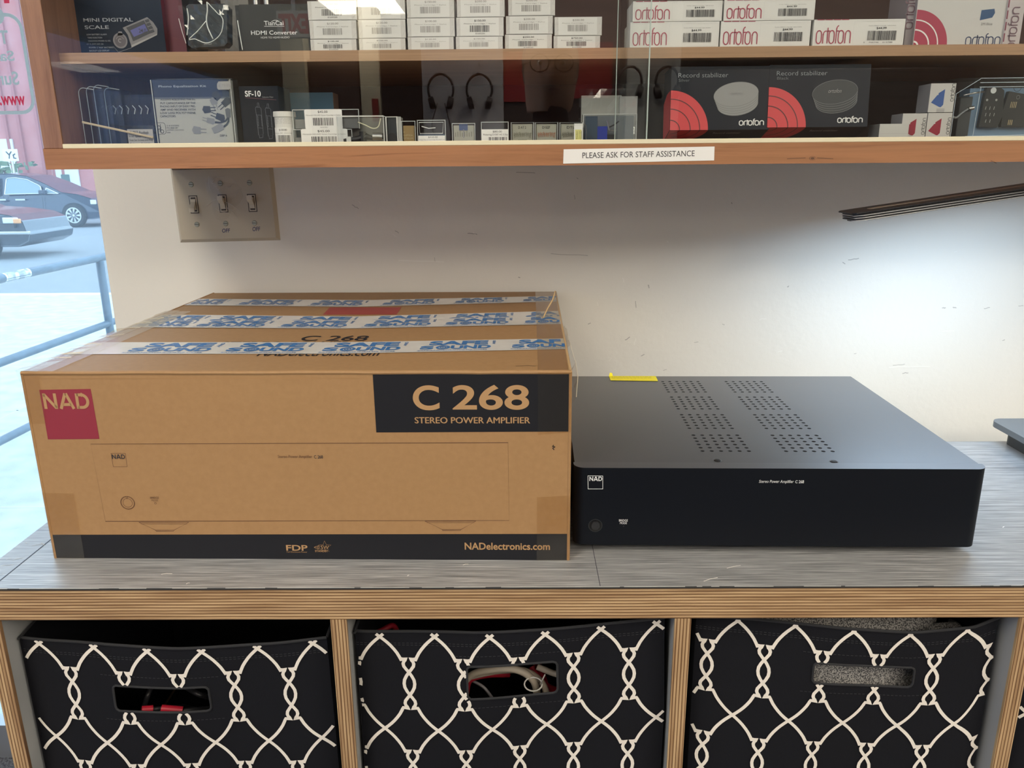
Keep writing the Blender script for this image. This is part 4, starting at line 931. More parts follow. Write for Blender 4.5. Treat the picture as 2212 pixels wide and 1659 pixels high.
    # crinkled clear tape over the middle switch
    m = MB(); R = random.Random(8); q0 = c(1050, 560); pts = []
    for k in range(18):
        a_ = 2*math.pi*k/18; rr = .030*(1+.25*math.sin(3*a_+1))*.92; pts.append((q0[0]+rr*.95*math.cos(a_), q0[1]+rr*1.15*math.sin(a_)))
    ct = clear('crinkled_tape', (.985, .975, .965), .15, 0)
    ce = f(q0[0], q0[1], .0035); vs = [ce]+[f(a_, b_, .0008) for a_, b_ in pts]
    m.add(vs, [(1+k, 1+(k+1) % 18, 0) for k in range(18)], ct)
    gc = mat('tape_crease_glint', (.62, .58, .52), .3)  # pale lines painted as glints along the crinkles of the tape
    for P4 in (((800, 200), (800, 330), (830, 450)), ((850, 310), (930, 225), (1060, 200)), ((1150, 205), (1220, 240), (1280, 330)), ((1300, 450), (1250, 560), (1200, 620)), ((770, 700), (850, 640), (930, 600)), ((920, 750), (960, 780), (1010, 805)), ((1080, 630), (1180, 680), (1330, 790)), ((1120, 740), (1200, 800), (1300, 915)), ((1010, 805), (1100, 820), (1190, 845)), ((1120, 395), (1180, 400), (1210, 350)), ((940, 405), (975, 440), (985, 400)), ((1140, 760), (1250, 800))):
        m.tube([f(*c(x, y), .0036-.0022*min(1, math.hypot(x-1050, y-560)/350)) for x, y in P4], .00028, gc, 5)
    tag(m.build('clear_tape', t), 'crinkled clear tape over the middle switch')
switch_plate()

# ------------------------------------------------------------------ display case
GY = -.19; SH = .5378; FL = .4347; SY = -.168
def wood_mats():
    def wd(name, c, c2, sc_):
        m, n, b, t = stripes(name, 2, [(.28, c2), (.45, c), (.60, tuple(x*1.15 for x in c)), (.72, c2)], 90, .38, 5)
        mp = [x for x in n.nodes if x.bl_idname == 'ShaderNodeMapping'][0]; mp.inputs['Scale'].default_value = sc_
        t.inputs['Distortion'].default_value = .6; b.inputs['Coat Weight'].default_value = .2; return m
    return wd('cherry_wood_long', (.33, .15, .068), (.23, .095, .042), (3, 60, 75)), wd('cherry_wood_upright', (.27, .135, .085), (.20, .095, .058), (60, 60, 3.5)), wd('plywood_shelf', (.36, .215, .12), (.26, .14, .07), (4, 60, 330))
WH, WV, WS = wood_mats()
CASE = thing('display_case', (.3, 0, .4097), 'wall-mounted wooden display case with sliding glass doors', 'display case')
def display_case():
    t = CASE; xo, xi = -.546, -.5232; zt = .80; yb = WY-.002
    mb = MB(); mb.box((xo, GY, .4327), (xi, yb, zt), WV); mb.build('side_panel', t, bevel=.0008, seg=1)
    R = random.Random(1)
    mb = MB(); mb.box((xo, GY-.001, .4097), (1.05, yb, .4327), WH)
    pl = PL((0, GY-.001, 0), (1, 0, 0), (0, 0, 1)); M_kn = mat('wood_knot', (.12, .055, .03), .5)
    c = pl.px(1755, 342); mb.ring(pl, *c, .0, .0022, M_kn, sq=.6); mb.ring(pl, *c, .0032, .0037, M_kn, sq=.6, a0=20, a1=330)
    for a, b_ in (((1700, 343), (1740, 341)), ((1765, 341), (1800, 343)), ((2140, 347), (2152, 352))): mb.stroke(pl, [pl.px(*a), pl.px(*b_)], .0006, M_kn)
    mb.build('bottom_board', t)
    mb = MB(); mb.box((xi, GY-.0005, .4327), (1.05, GY+.016, .4379), mat('cream_track', (.74, .68, .50), .4)); mb.build('door_track', t, bevel=.0006, seg=1)
    mb = MB(); mb.box((xi, SY, .5262), (1.05, yb-.01, SH), WS); mb.build('shelf', t)
    mb = MB(); mb.box((xi, yb-.01, .4327), (1.05, yb, zt), mat('case_back', (.075, .035, .028), .6, noise=((6, 6, 60), .3, (.055, .026, .022)))); mb.build('back_panel', t)
    mb = MB(); mb.box((xo, GY, zt), (1.05, yb, zt+.02), WH); mb.build('top_board', t)
    mb = MB(); mb.box((1.05, GY, .4097), (1.07, yb, zt+.02), WV); mb.build('side_panel', t)
    M_g = clear('case_glass', (.95, .965, .96), 0, .03)
    M_ge = mat('glass_edge', (.42, .50, .47), .2)
    xe = U(1399, 200, 1, GY+.002).x; x2 = U(1331, 200, 1, GY+.009).x
    g = MB().poly([(xi, GY+.002, .438), (xe, GY+.002, .438), (xe, GY+.002, zt), (xi, GY+.002, zt)], M_g).build('glass_door', t)
    MB().box((xe-.0001, GY+.0005, .438), (xe+.0011, GY+.0035, zt), M_ge).build('polished_edge', g); 
    g = MB().poly([(x2, GY+.009, .438), (1.05, GY+.009, .438), (1.05, GY+.009, zt), (x2, GY+.009, zt)], M_g).build('glass_door', t)
    MB().box((x2-.0007, GY+.0075, .438), (x2+.0001, GY+.0105, zt), M_ge).build('polished_edge', g)
    mb = MB(); P = PL((0, GY-.0013, 0), (1, 0, 0), (0, 0, 1))
    q = [P.px(*x) for x in ((1216.5, 353.5), (1542.5, 346.5), (1543.5, 316.5), (1217.5, 322.5))]; mb.flat(P, q, M_paper, .0003); mb.flat(P, q, M_paper, .0001)
    # text follows the label's slight tilt
    a = P.px(1258, 342); b_ = P.px(1500, 337.5); an = math.atan2(b_[1]-a[1], b_[0]-a[0]); PT = PL(P(a[0], a[1], 0), (math.cos(an), 0, math.sin(an)), (-math.sin(an), 0, math.cos(an)))
    mb.text(PT, 'PLEASE ASK FOR STAFF ASSISTANCE', 0, 0, (V3((b_[0]-a[0], b_[1]-a[1], 0))).length, .0064, M_txt, 0, .0005)
    tag(mb.build('paper_label', t), 'white printed paper strip')
display_case()

def crate(name, label, cat, px0, px1, yt, yb, Y, D, z0, mats, deco=None, group=None, bevel=.0006, lean=0, ztop=None, parts=None):
    """upright box: front face at depth Y spans photo x px0..px1, top edge at photo y yt; stands at z0"""
    ym = (yt+yb)/2; X0 = U(px0, ym, 1, Y).x; X1 = U(px1, ym, 1, Y).x; zt = U((px0+px1)/2, yt, 1, Y).z if ztop is None else ztop
    mb = MB(); m = mats if isinstance(mats, tuple) else (mats, mats)
    z0 += .0003
    mb.box((X0, Y, z0), (X1, Y+D, zt), m[1])
    Fp = PL((X0, Y, z0), (1, 0, 0), (0, 0, 1)); w, h = X1-X0, zt-z0
    if m[0] is not m[1]: mb.rect(Fp, 0, 0, w, h, m[0], .0002)
    if deco: deco(mb, Fp, w, h)
    o = mb.build(name, loc=((X0+X1)/2, Y+D/2, z0), bevel=bevel, seg=1)
    tag(o, label, cat, group); return o, X0, X1, zt
def ortofon(mb, pl, u0, v0, u1, v1, m, w=.11, h=2*H0):
    """lower-case logo drawn with one even stroke; v0 base line, v1 top of the f"""
    def arc(cx, cy, r, ry, a0, a1, n=8): return [(cx+r*math.cos(math.radians(a0+(a1-a0)*i/n)), cy+ry*math.sin(math.radians(a0+(a1-a0)*i/n))) for i in range(n+1)]
    L = []; x = 0; R = .27
    def O(x): return arc(x+R, .70, R, .30, 0, 180)+arc(x+R, .30, R, .30, 180, 360)+[(x+2*R, .70)]
    L.append(O(x)); x += .72
    L.append([(x, 0), (x, .66)]+arc(x+.24, .66, .24, .30, 180, 90, 5)+[(x+.34, .96)]); x += .40
    L += [[(x+.06, 0), (x+.06, 1.22)], [(x-.04, .96), (x+.30, .96)]]; x += .24
    L.append(O(x)); x += .74
    L += [[(x, 0), (x, 1.10)]+arc(x+.26, 1.10, .26, .28, 180, 100, 5), [(x, .96), (x+.30, .96)]]; x += .24
    L.append(O(x)); x += .74
    L.append([(x, 0), (x, .70)]+arc(x+R, .70, R, .28, 180, 0, 9)+[(x+2*R, 0)]); x += 2*R
    sx, sy = (u1-u0)/x, (v1-v0)/1.40
    for p in L: mb.stroke(pl, [(u0+a*sx, v0+b*sy) for a, b in p], w*sx, m, h)
M_orr = mat('logo_red', (.38, .04, .085), .5); M_blab = mat('bar_black', (.04, .04, .045), .5); M_wfilm = mat('film_white', (.64, .63, .61), .22, coat=.3)
M_bar2 = mat('faded_print', (.30, .29, .28), .5)

def upper_shelf():
    Y = -.158
    # shrink-wrapped cartridge boxes
    X = [[(671,770),(776,876),(881,980),(985,1086),(1091,1192),(1196,1296)], [(669,770),(774.5,876),(880,982),(986,1088),(1093,1194),(1198,1300)], [(665,770),(773,875),(879,981),(987,1090),(1098,1199)]]
    Tp = [[85,83,80,79,74.5,77.5],[44,42.5,39,37.5,34.5,36.5],[2,-1,-3,-4,-6]]
    PR = [['$100.00','$120.00','$120.00','$150.00','$250.00','$750.00'],['$120.00','$120.00','$100.00','$150.00','$200.00','$200.00'],['$100.00','$150.00','$150.00','$200.00','$300.00']]
    rn = ['bottom', 'middle', 'upper']; cn = ['first', 'second', 'third', 'fourth', 'fifth', 'sixth']
    M_gap = mat('film_seam', (.5, .5, .49), .3); tops = [SH]*6; txs = {'first': 'at the left end', 'sixth': 'at the right end'}
    faded = lambda r, c: not ((r, c) in ((0, 0), (0, 4), (0, 5), (1, 3), (2, 0)))
    for r in range(3):
        for c, (a, b) in enumerate(X[r]):
            def deco(mb, F, w, h, r=r, c=c):
                m = M_bar2 if faded(r, c) else M_blab
                lx0, lx1 = w*.08, w*.90
                mb.rect(F, lx0, h*.02, lx1, h*.97, M_white, .0003)
                top = h*.90 if r else h*.90
                mb.text(F, PR[r][c], w*.38, top-h*.14, w*.62, top-h*.02, m, .01)
                mb.text(F, 'Phono Cartridge * Stylus', w*.16, top-h*.28, w*.83, top-h*.21, m, 0)
                mb.barcode(F, w*.28, top-h*.68, w*.70, top-h*.33, m, r*7+c)
                mb.text(F, '81649200', w*.40, top-h*.80, w*.60, top-h*.73, m, 0) if not faded(r, c) else None
                # folded film seams at both ends
                R = random.Random(r*9+c)
                for x0, x1 in ((0, w*.08), (w*.92, w)):
                    mb.rect(F, x0, h*.60, x1, h*.61, M_gap, .0004); mb.stroke(F, [(x0+.0003, h*.1), (x1-.0003, h*R.uniform(.3, .5))], .0004, M_gap, .0004)
                    mb.stroke(F, [(x0+(x1-x0)*.4, h*.62), (x0+(x1-x0)*R.uniform(.1, .9), h*.95)], .0004, M_gap, .0004)
            yb = Tp[r-1][c] if r else 110
            o, x0, x1, zt = crate('cartridge_box', f'white wrapped cartridge box, {rn[r]} row, {cn[c]} column of the price-labelled stack', 'box', a, b, Tp[r][c], yb, Y+.0015*((r*3+c*5) % 3), .065, tops[c]+.0002, (M_wfilm, M_wfilm), deco, 'white cartridge boxes in the price-labelled stack')
            tops[c] = zt
    # ortofon boxes, two rows
    OB = [((1361, 1553, 47), (1556.5, 1750, 45), (1757, 1953, 41.5)), ((1367, 1560, 2), (1564, 1760, -1))]
    tops = [SH]*3; cn = ['left', 'middle', 'right']
    for r in range(2):
        for c, (a, b, t_) in enumerate(OB[r]):
            def deco(mb, F, w, h, r=r, c=c):
                ortofon(mb, F, w*.035, h*.10 if r else h*.10, w*.41, h*.78, M_orr, .10)
                mb.stroke(F, rrect(w*.44, h*.05, w*.985, h*.93, .0015, 3), .0002, mat('label_edge', (.62, .62, .61), .5), .0003, closed=True)
                mb.text(F, 'Ortofon OMEGA 1e Cartridge * NEW IN BOX', w*.60, h*.735, w*.90, h*.765, M_txt, 0)
                mb.text(F, '$44.99', w*.69, h*.61, w*.80, h*.70, M_txt, .01)
                mb.barcode(F, w*.60, h*.20, w*.92, h*.56, M_blab, 5, 34)
                if c == 2: mb.text(F, '5    705796    013788', w*.56, h*.10, w*.88, h*.15, M_blab, 0)
                for k in range(4): mb.rect(F, w*(.03+.09*k), h-.0006, w*(.03+.09*k+.08), h+.0001, M_orr, .0004)
            o, x0, x1, zt = crate('stylus_box', 'white stylus box with red lettering, '+('lower' if r == 0 else 'upper')+' row, '+cn[c], 'box', a, b, t_, (OB[0][c][2] if r else 100), -.160, .05, tops[c]+.0002, (M_white, M_white), deco, 'white boxes with red lettering on the upper shelf', bevel=.0004)
            tops[c] = zt
    # mini scale carton
    def deco(mb, F, w, h):
        Mt = mat('scale_text', (.36, .40, .46), .5)
        mb.pxtext(F, 'MINI DIGITAL', 181, 47.5, 288, 39, Mt, .01); mb.pxtext(F, 'SCALE', 184, 63, 236, 55, Mt, .01)
        for k, (s_, x0, x1) in enumerate((('LOW BATTERY ALARM', 188, 231), ('TARE FUNCTION', 190, 221), ('WEIGHING MODES: G, OZ,', 191, 240), ('CT, TL, DWT, OZT, GN', 188, 224), ('POWER: 2 "AAA" BATTERIES', 193, 246), ('BACKLIT LCD DISPLAY', 194, 237), ('AUTO OFF FUNCTION', 195, 235))):
            mb.pxtext(F, s_, x0, 76.5+7*k, x1, 73+7*k, Mt, 0)
        g1 = mat('scale_grey', (.20, .20, .22), .35); g2 = mat('scale_dark', (.05, .055, .07), .4); bl = mat('scale_lcd', (.10, .11, .33), .4); g3 = mat('scale_light', (.34, .34, .36), .3)
        mb.pxflat(F, [(265, 60), (318, 37), (331, 48), (340, 62), (340, 74), (286, 100), (283, 97), (276, 75)], g1); mb.pxflat(F, [(273, 60), (311, 44), (326, 71), (288, 89), (281, 72)], g2, .0006); mb.pxflat(F, [(282, 66), (313, 52), (320, 67), (290, 80)], bl, .0008)
        mb.pxflat(F, [(284, 98), (340, 73), (340, 76), (285, 103)], g3, .0008)
        mb.pxtext(F, '24.0', 301, 71, 317, 62, g2, .01, .001)
        for k in range(4): q = (313+3.5*k, 41+7.5*k); mb.pxflat(F, [(q[0], q[1]+3), (q[0]+8, q[1]), (q[0]+11, q[1]+5), (q[0]+3, q[1]+8)], g2, .0007)
        mb.stroke(F, [F.px(*q) for q in ((245, 100), (256, 113), (285, 103))], .0004, g1)
        c = F.px(260, 88); mb.ring(F, *c, .0068, .0086, g1); mb.ring(F, *c, 0, .0068, mat('scale_bowl', (.11, .10, .12), .3)); mb.ring(F, *c, .0045, .0049, g3, 20, 160, h=.0007); mb.ring(F, *c, .0015, .0023, g3, 40, 300, h=.0007)
        mb.pxflat(F, [(254, 77), (256, 68), (263, 68), (266, 76)], g1)
    crate('scale_box', 'dark blue printed box of a mini digital scale on the upper shelf', 'box', 166, 352, -30, 119, U(163, 44, 0, -.5232).y+.003, .08, SH, (mat('scale_card', (.006, .014, .034), .4, spec=.2), mat('scale_side', (.16, .012, .035), .4)), deco)
    # box behind it, brownish-red
    crate('dark_box', 'dark box with crimson side standing right of the scale box', 'box', 349, 397, -30, 119, U(163, 44, 0, -.5232).y+.012, .07, SH, (mat('crimson_side', (.11, .010, .028), .4), M_navy))
    # AV adapter in plastic bag
    Yb = -.150; t = thing('video_adapter', U(448, 90, 1, Yb+.01)[:2]+(SH,) if 0 else (U(448, 90, 1, Yb).x, Yb+.015, SH), 'dark video adapter sealed in a crinkled clear bag on the upper shelf', 'adapter')
    F = PL((0, Yb, 0), (1, 0, 0), (0, 0, 1)); mb = MB()
    pts = [F.px(*q) for q in ((402, 14), (408, 9), (484, 8), (490, 14), (491, 92), (484, 100), (414, 103), (407, 98))]
    F2 = PL((0, Yb+.018, 0), (1, 0, 0), (0, 0, 1)); mb.prism(F2, [(u, max(v, SH+.0006)) for u, v in pts], .018, mat('adapter_grey', (.028, .036, .045), .4))
    F3 = PL((0, Yb-.0002, 0), (1, 0, 0), (0, 0, 1))
    def vtext(s_, x, y0, y1, wd, m, b=0):      # text reading downward
        a = F3.px(x, y0); c = F3.px(x+wd, y1); FV = PL(F3(a[0], a[1], 0), (0, 0, -1), (1, 0, 0))
        L_ = a[1]-c[1]; W_ = c[0]-a[0]; mb.text(FV, s_, 0, 0, L_, W_, m, b, -.0003)
    vtext('AV2HDMI', 417, 35, 78, 9, M_txtw, .02); vtext('UP Scaler 1080P', 409, 35, 76, 4, M_txtw, 0); vtext('Mini', 455, 38, 70, 9, M_txtw, .03)
    mb.pxtext(F3, 'OUTPUT', 441, 97, 458, 94, M_txtw, 0); mb.build('adapter_body', t, bevel=.0008, seg=1)
    m = MB(); R = random.Random(12); nx, ny = 14, 12; vs = []
    for j in range(ny+1):
        for i in range(nx+1):
            s, k = i/nx, j/ny; xl = 384+ (400-384)*k + (8 if k > .6 else 0); xr = 512+14*k
            a = F.px(xl+(xr-xl)*s, -8+126*k); e = min(s, 1-s, k*1.2, 1-k)
            vs.append((a[0], Yb-.0012-.006*min(1, e*5)+R.uniform(-.0022, .0022), max(a[1], SH+.0003)))
    m.add(vs, [(j*(nx+1)+i, (j+1)*(nx+1)+i, (j+1)*(nx+1)+i+1, j*(nx+1)+i+1) for j in range(ny) for i in range(nx)], M_glossbag)
    gl = mat('bag_glint', (.80, .84, .82), .12)  # bright colour for glints painted along the folds of the bag
    bag = m.build('clear_bag', t, smooth=False)
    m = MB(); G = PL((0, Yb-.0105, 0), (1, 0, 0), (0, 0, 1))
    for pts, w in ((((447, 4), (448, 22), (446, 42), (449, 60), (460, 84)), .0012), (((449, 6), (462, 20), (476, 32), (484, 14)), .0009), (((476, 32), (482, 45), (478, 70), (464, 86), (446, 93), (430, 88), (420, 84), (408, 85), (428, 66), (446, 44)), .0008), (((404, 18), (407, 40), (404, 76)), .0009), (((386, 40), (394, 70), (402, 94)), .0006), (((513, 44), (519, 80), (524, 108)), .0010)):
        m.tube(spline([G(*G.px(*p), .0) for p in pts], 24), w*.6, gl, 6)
    m.build('bag_crease_glint', bag, smooth=True)
    # hdmi converter box
    def deco(mb, F, w, h):
        mb.pxtext(F, 'TianCai', 571, 55, 613, 45, M_txtw, .01); mb.stroke(F, [F.px(571, 57), F.px(614, 57)], .0004, M_txtw)
        mb.stroke(F, [F.px(*q) for q in ((586, 47), (592, 44), (598, 44), (604, 47))], .0005, M_txtw)
        mb.pxtext(F, 'HDMI Converter', 543, 75.5, 643, 66, M_txtw, .01); mb.pxtext(F, 'HDMI TO HDMI+AUDIO', 564, 83.5, 626, 79, M_txtw, 0)
    crate('converter_box', 'charcoal printed carton of a signal converter on the upper shelf', 'box', 521, 668, 9, 115, -.146, .07, SH, (mat('charcoal_card', (.038, .039, .038), .4, spec=.3), mat('charcoal_side', (.03, .03, .03), .5)), deco)
    crate('white_carton', 'pale carton glimpsed behind the charcoal converter box', 'box', 480, 540, -25, 115, -.06, .05, SH, mat('dull_card', (.20, .19, .18), .6))
    t = thing('adapter_plugs', (U(560, 5, 1, -.075).x, -.07, SH), 'adapter with two shiny plugs standing behind the charcoal converter box', 'adapter')
    o = U(560, 5, 1, -.09); MB().box((o.x-.03, -.09, SH+.0004), (o.x+.03, -.06, o.z-.003), M_black).build('plug_body', t)
    for px in (547, 571):
        c = U(px, 6, 1, -.088); m = MB(); m.cyl((c.x, -.078, c.z-.006), .0035, .014, M_steel, n=16); m.build('plug', t, smooth=False)
    # large white cartridge package with blue cartridge picture
    def deco(mb, F, w, h):
        c = F.px(1981, 100); rr = abs(F.px(2054, 96)[0]-c[0]); base = 0.0005
        for r0, r1, m in ((0, rr, M_orr), (rr*.70, rr*.735, M_paper), (rr*.43, rr*.47, M_paper), (rr*.10, rr*.15, M_paper)):
            mb.ring(F, .0005, base, r0, r1, m, 0, 90, h=.0004 if m is M_orr else .0006, n=24)
        bl = mat('picture_blue', (.02, .075, .19), .35); mb.pxflat(F, [(2120, 22), (2148, 19), (2149, 28), (2143, 38), (2116, 44)], bl, .0004)
        mb.pxtext(F, '2M Blue', 2118, 54.5, 2143, 49, M_txtg, 0)
        a = (F.px(2084, 100)[0], .0008); b_ = F.px(2162, 72); ortofon(mb, F, a[0], a[1], b_[0], b_[1], mat('logo_navy', (.03, .05, .13), .5), .10)
    gw = mat('grey_white_card', (.56, .56, .55), .4)
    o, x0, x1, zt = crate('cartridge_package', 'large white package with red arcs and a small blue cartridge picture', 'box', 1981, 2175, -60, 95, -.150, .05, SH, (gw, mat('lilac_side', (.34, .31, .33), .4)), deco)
    # its left spine carries the logo running up
    mb = MB(); G = PL((x0-.0003, -.105, SH), (0, 0, 1), (0, 1, 0)); G.n = V3((-1, 0, 0))
    def deco2(mb, F, w, h):
        FV = PL(F(w*.72, -.022, 0), (0, 0, 1), (-1, 0, 0)); FV.n = V3((0, -1, 0)); ortofon(mb, FV, 0.018, 0, .062, .011, mat('logo_plum', (.17, .10, .13), .5), .10)
        for k in range(4): mb.rect(F, w*.02, .004+k*.012, w*.09, .013+k*.012, mat('spine_plum', (.20, .035, .07), .5))
    crate('cartridge_package', 'narrow white package spine with plum lettering at the right end of the upper shelf', 'box', 2176, 2214, -60, 95, -.152, .05, SH, mat('lilac_card', (.50, .46, .47), .4), deco2)
    # plum spine left of the large package
    def deco3(mb, F, w, h):
        FV = PL(F(w*.75, .0, 0), (0, 0, 1), (-1, 0, 0)); FV.n = V3((0, -1, 0)); ortofon(mb, FV, .020, 0, .066, .011, mat('logo_plum', (.17, .10, .13), .5), .10)
    crate('cartridge_package', 'lilac package edge tight against the left of the large white package', 'box', 1961, 1980, -60, 95, -.1445, .05, SH, mat('lilac_side', (.34, .31, .33), .4), deco3)
upper_shelf()

def clearbox(name, label, cat, px0, px1, yt, Y, D, z0=None, body=None, deco=None, group=None, ztop=None, inner=None):
    """small clear plastic case with a card or block inside"""
    z0 = FL if z0 is None else z0
    X0 = U(px0, (yt+300)/2, 1, Y).x; X1 = U(px1, (yt+300)/2, 1, Y).x; zt = U((px0+px1)/2, yt, 1, Y).z if ztop is None else ztop
    t = thing(name, ((X0+X1)/2, Y+D/2, z0), label, cat, group)
    w, h = X1-X0, zt-z0; F = PL((X0, Y, z0), (1, 0, 0), (0, 0, 1))
    mb = MB(); mb.box((X0, Y, z0), (X1, Y+D, zt), M_case); 
    e = mat('plastic_edge', (.50, .52, .52), .15)
    for x in (X0, X1): mb.box((x-.0004, Y-.0003, z0), (x+.0004, Y+.0005, zt), e)
    mb.box((X0, Y-.0003, zt-.0008), (X1, Y+.0005, zt), e)
    mb.build('case', t)
    mb = MB()
    if body: mb.box((X0+.0015, Y+.002, z0+.0006), (X1-.0015, Y+D-.002, z0+h*body[1]), body[0]); F2 = PL((X0, Y+.002, z0), (1, 0, 0), (0, 0, 1))
    else: F2 = F
    if deco: deco(mb, F2, F, w, h)
    if mb.v: mb.build('insert', t)
    return t, X0, X1, zt

def price(mb, F, u0, v0, u1, v1, amount, line, seed, h=.0004, code=None):
    mb.flat(F, rrect(u0, v0, u1, v1, min(.002, (v1-v0)*.12), 4), M_paper, h); w, k = u1-u0, v1-v0
    mb.text(F, amount, u0+w*.36, v1-k*.20, u0+w*.62, v1-k*.07, M_txt, 0, h+.0002)
    mb.text(F, line, u0+w*.04, v1-k*.34, u0+w*.96, v1-k*.26, M_txtg, 0, h+.0002)
    mb.barcode(F, u0+w*.22, v1-k*.80, u0+w*.76, v1-k*.42, M_blab, seed, 24, h+.0002)
    if code: mb.text(F, code, u0+w*.4, v1-k*.92, u0+w*.6, v1-k*.86, M_txtg, 0, h+.0002)

def lower_shelf():
    R = random.Random(21)
    # nested clear blister trays with a wooden stick in front
    Mb = clear('blister_plastic', (.90, .93, .96), .05, .03); eg = mat('blister_edge', (.42, .47, .52), .15)
    for i, (px, yt) in enumerate(((177, 190), (194, 187), (210, 184), (232, 190))):
        Y = -.150+.004*i; a = U(px, 250, 1, Y); zt = U(px, yt, 1, Y).z
        mb = MB(); w = .0185; F = PL((a.x, Y, FL), (1, 0, 0), (0, 0, 1)); h = zt-FL
        pts = [(0, 0), (0, h-.006)]+[(.006-.006*math.cos(t), h-.006+.006*math.sin(t)) for t in [math.pi/8*k for k in range(5)]]+[(w, h-.002), (w, 0)]
        for p, q in zip(pts, pts[1:]): mb.poly([F(*p, 0), F(*p, -.05), F(*q, -.05), F(*q, 0)], Mb)
        mb.tube([F(*p, 0) for p in pts[:8]], .0005, eg, 5); mb.poly([F(0.001, 0, -.002), F(w, 0, -.002), F(w, h-.003, -.002), F(.001, h-.003, -.002)], Mb)
        tag(mb.build('blister_tray', loc=(a.x+w/2, Y+.025, FL)), ['outermost clear blister tray at the left end of the lower shelf', 'second clear blister tray from the left end of the lower shelf', 'third clear blister tray from the left end of the lower shelf', 'fourth clear blister tray, nearest the taller kit box'][i], 'tray', 'clear blister trays at the left end')
    t = thing('blister_pack', (U(285, 260, 1, -.120).x, -.11, FL), 'ribbed clear blister pack of dark small parts behind the wooden stick', 'blister pack')
    a = U(238, 205, 1, -.120); c = U(330, 205, 1, -.120); h = a.z-FL
    m = MB(); m.box((a.x, -.120, FL), (c.x, -.085, a.z), Mb)
    for k in range(6):
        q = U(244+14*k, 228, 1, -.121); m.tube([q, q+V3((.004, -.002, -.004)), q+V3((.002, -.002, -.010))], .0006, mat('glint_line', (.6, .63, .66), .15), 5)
    m.build('blister_shell', t)
    MB().box((a.x+.004, -.115, FL), (c.x-.006, -.09, FL+.026), M_black).build('dark_parts', t)
    def dk(mb, F, w, h):
        mb.text(F, '40-057 Audtek', w*.05, h*.72, w*.85, h*.90, M_txt, 0); mb.text(F, '5/16" Spade Lugs', w*.05, h*.50, w*.75, h*.66, M_txt, 0)
        mb.text(F, 'Dual Set Screws and Poly', w*.05, h*.28, w*.97, h*.44, M_txt, 0); mb.text(F, 'Carbonate Shell 2 Pair', w*.05, h*.06, w*.93, h*.22, M_txt, 0)
    crate('info_card', 'small grey-white text card leaning low between blister trays and kit box', 'card', 276, 331, 279, 307, -.168, .0008, FL, (mat('grey_card', (.36, .36, .37), .5),)*2, dk, bevel=0)
    a, b_ = U(178, 264, 1, -.172), U(331, 297, 1, -.170)
    mb = MB(); ez = V3((0, 0, 1)); n = (b_-a).normalized(); 
    mb.tube([a, b_], .0013, mat('pale_wood_stick', (.50, .42, .30), .6), 6)
    tag(mb.build('wooden_stick', loc=b_), 'thin pale wooden stick sloping in front of the clear blister trays', 'stick')
    # phono equalization kit
    X0 = U(334, 240, 1, -.165).x; X1 = U(500, 240, 1, -.165).x; zt = U(420, 172, 1, -.165).z; z0 = FL+.0022
    t = thing('equalization_kit', ((X0+X1)/2, -.15, FL), 'clear-cased kit card with navy title band and connector pictures', 'kit box')
    m = MB(); m.box((X0, -.1655, FL), (X1+.004, -.1455, zt+.001), M_case)
    e = mat('plastic_edge', (.50, .52, .52), .15)
    m.box((X0, -.1662, FL+.0004), (X1+.002, -.1648, FL+.0014), e); m.box((X0-.0004, -.166, FL), (X0+.0004, -.165, zt), e); m.box((X1+.0016, -.166, FL), (X1+.0024, -.165, zt), e)
    m.build('clear_case', t)
    card = mat('kit_cream', (.46, .45, .41), .5); F = PL((X0+.001, -.1635, z0), (1, 0, 0), (0, 0, 1)); m = MB()
    m.box((X0+.001, -.1635, z0), (X1-.001, -.148, zt), card); w, h = X1-X0-.002, zt-z0
    v = F.px(400, 204)[1]; m.rect(F, 0, v-.003, w, h, mat('kit_navy', (.012, .022, .055), .4)); m.rect(F, 0, v-.0048, w, v-.003, mat('kit_band_mid', (.10, .11, .13), .5))
    m.pxtext(F, 'Phono Equalization Kit', 343, 190.5, 446, 184, mat('kit_title', (.42, .45, .50), .5), .02)
    for k, (s_, x1) in enumerate((('ALLOWS ADJUSTING THE IN-', 423), ('PUT CAPACITANCE OF THE', 423), ('PHONO INPUT OF EVERY PRE-', 423), ('AMP AND RECEIVER WITH', 423), ('LOW LOSS POLYSTYRENE', 423), ('CAPACITORS.', 381))):
        m.pxtext(F, s_, 347, 218+7.1*k, x1, 213.5+7.1*k, M_txt, .005)
    for k, (s_, x1) in enumerate((('D B SYSTEMS', 387), ('P.O. BOX 347', 385), ('JAFFREY, NH 03452', 398), ('USA', 369))): m.pxtext(F, s_, 361, 273+4.9*k, x1, 270+4.9*k, M_txt, 0)
    m.pxtext(F, 'DBP-6', 476, 295, 491, 290.5, M_txt, 0)
    a = F.px(337, 290); c = F.px(356.5, 265); m.stroke(F, rrect(a[0], a[1], c[0], c[1], .003, 5), .0004, M_txt, closed=True)
    q1 = F.px(343.5, 275.5); q2 = F.px(350.5, 284); m.ring(F, *q1, .0016, .0022, M_txt, 0, 360); m.ring(F, *q2, .0016, .0022, M_txt)
    m.stroke(F, [F.px(346.5, 268), F.px(346.5, 284)], .0005, M_txt); m.stroke(F, [F.px(347.5, 274), F.px(347.5, 287)], .0005, M_txt)
    dkp = mat('plug_picture_dark', (.035, .038, .045), .4); lt = mat('plug_picture_grey', (.26, .26, .27), .35)
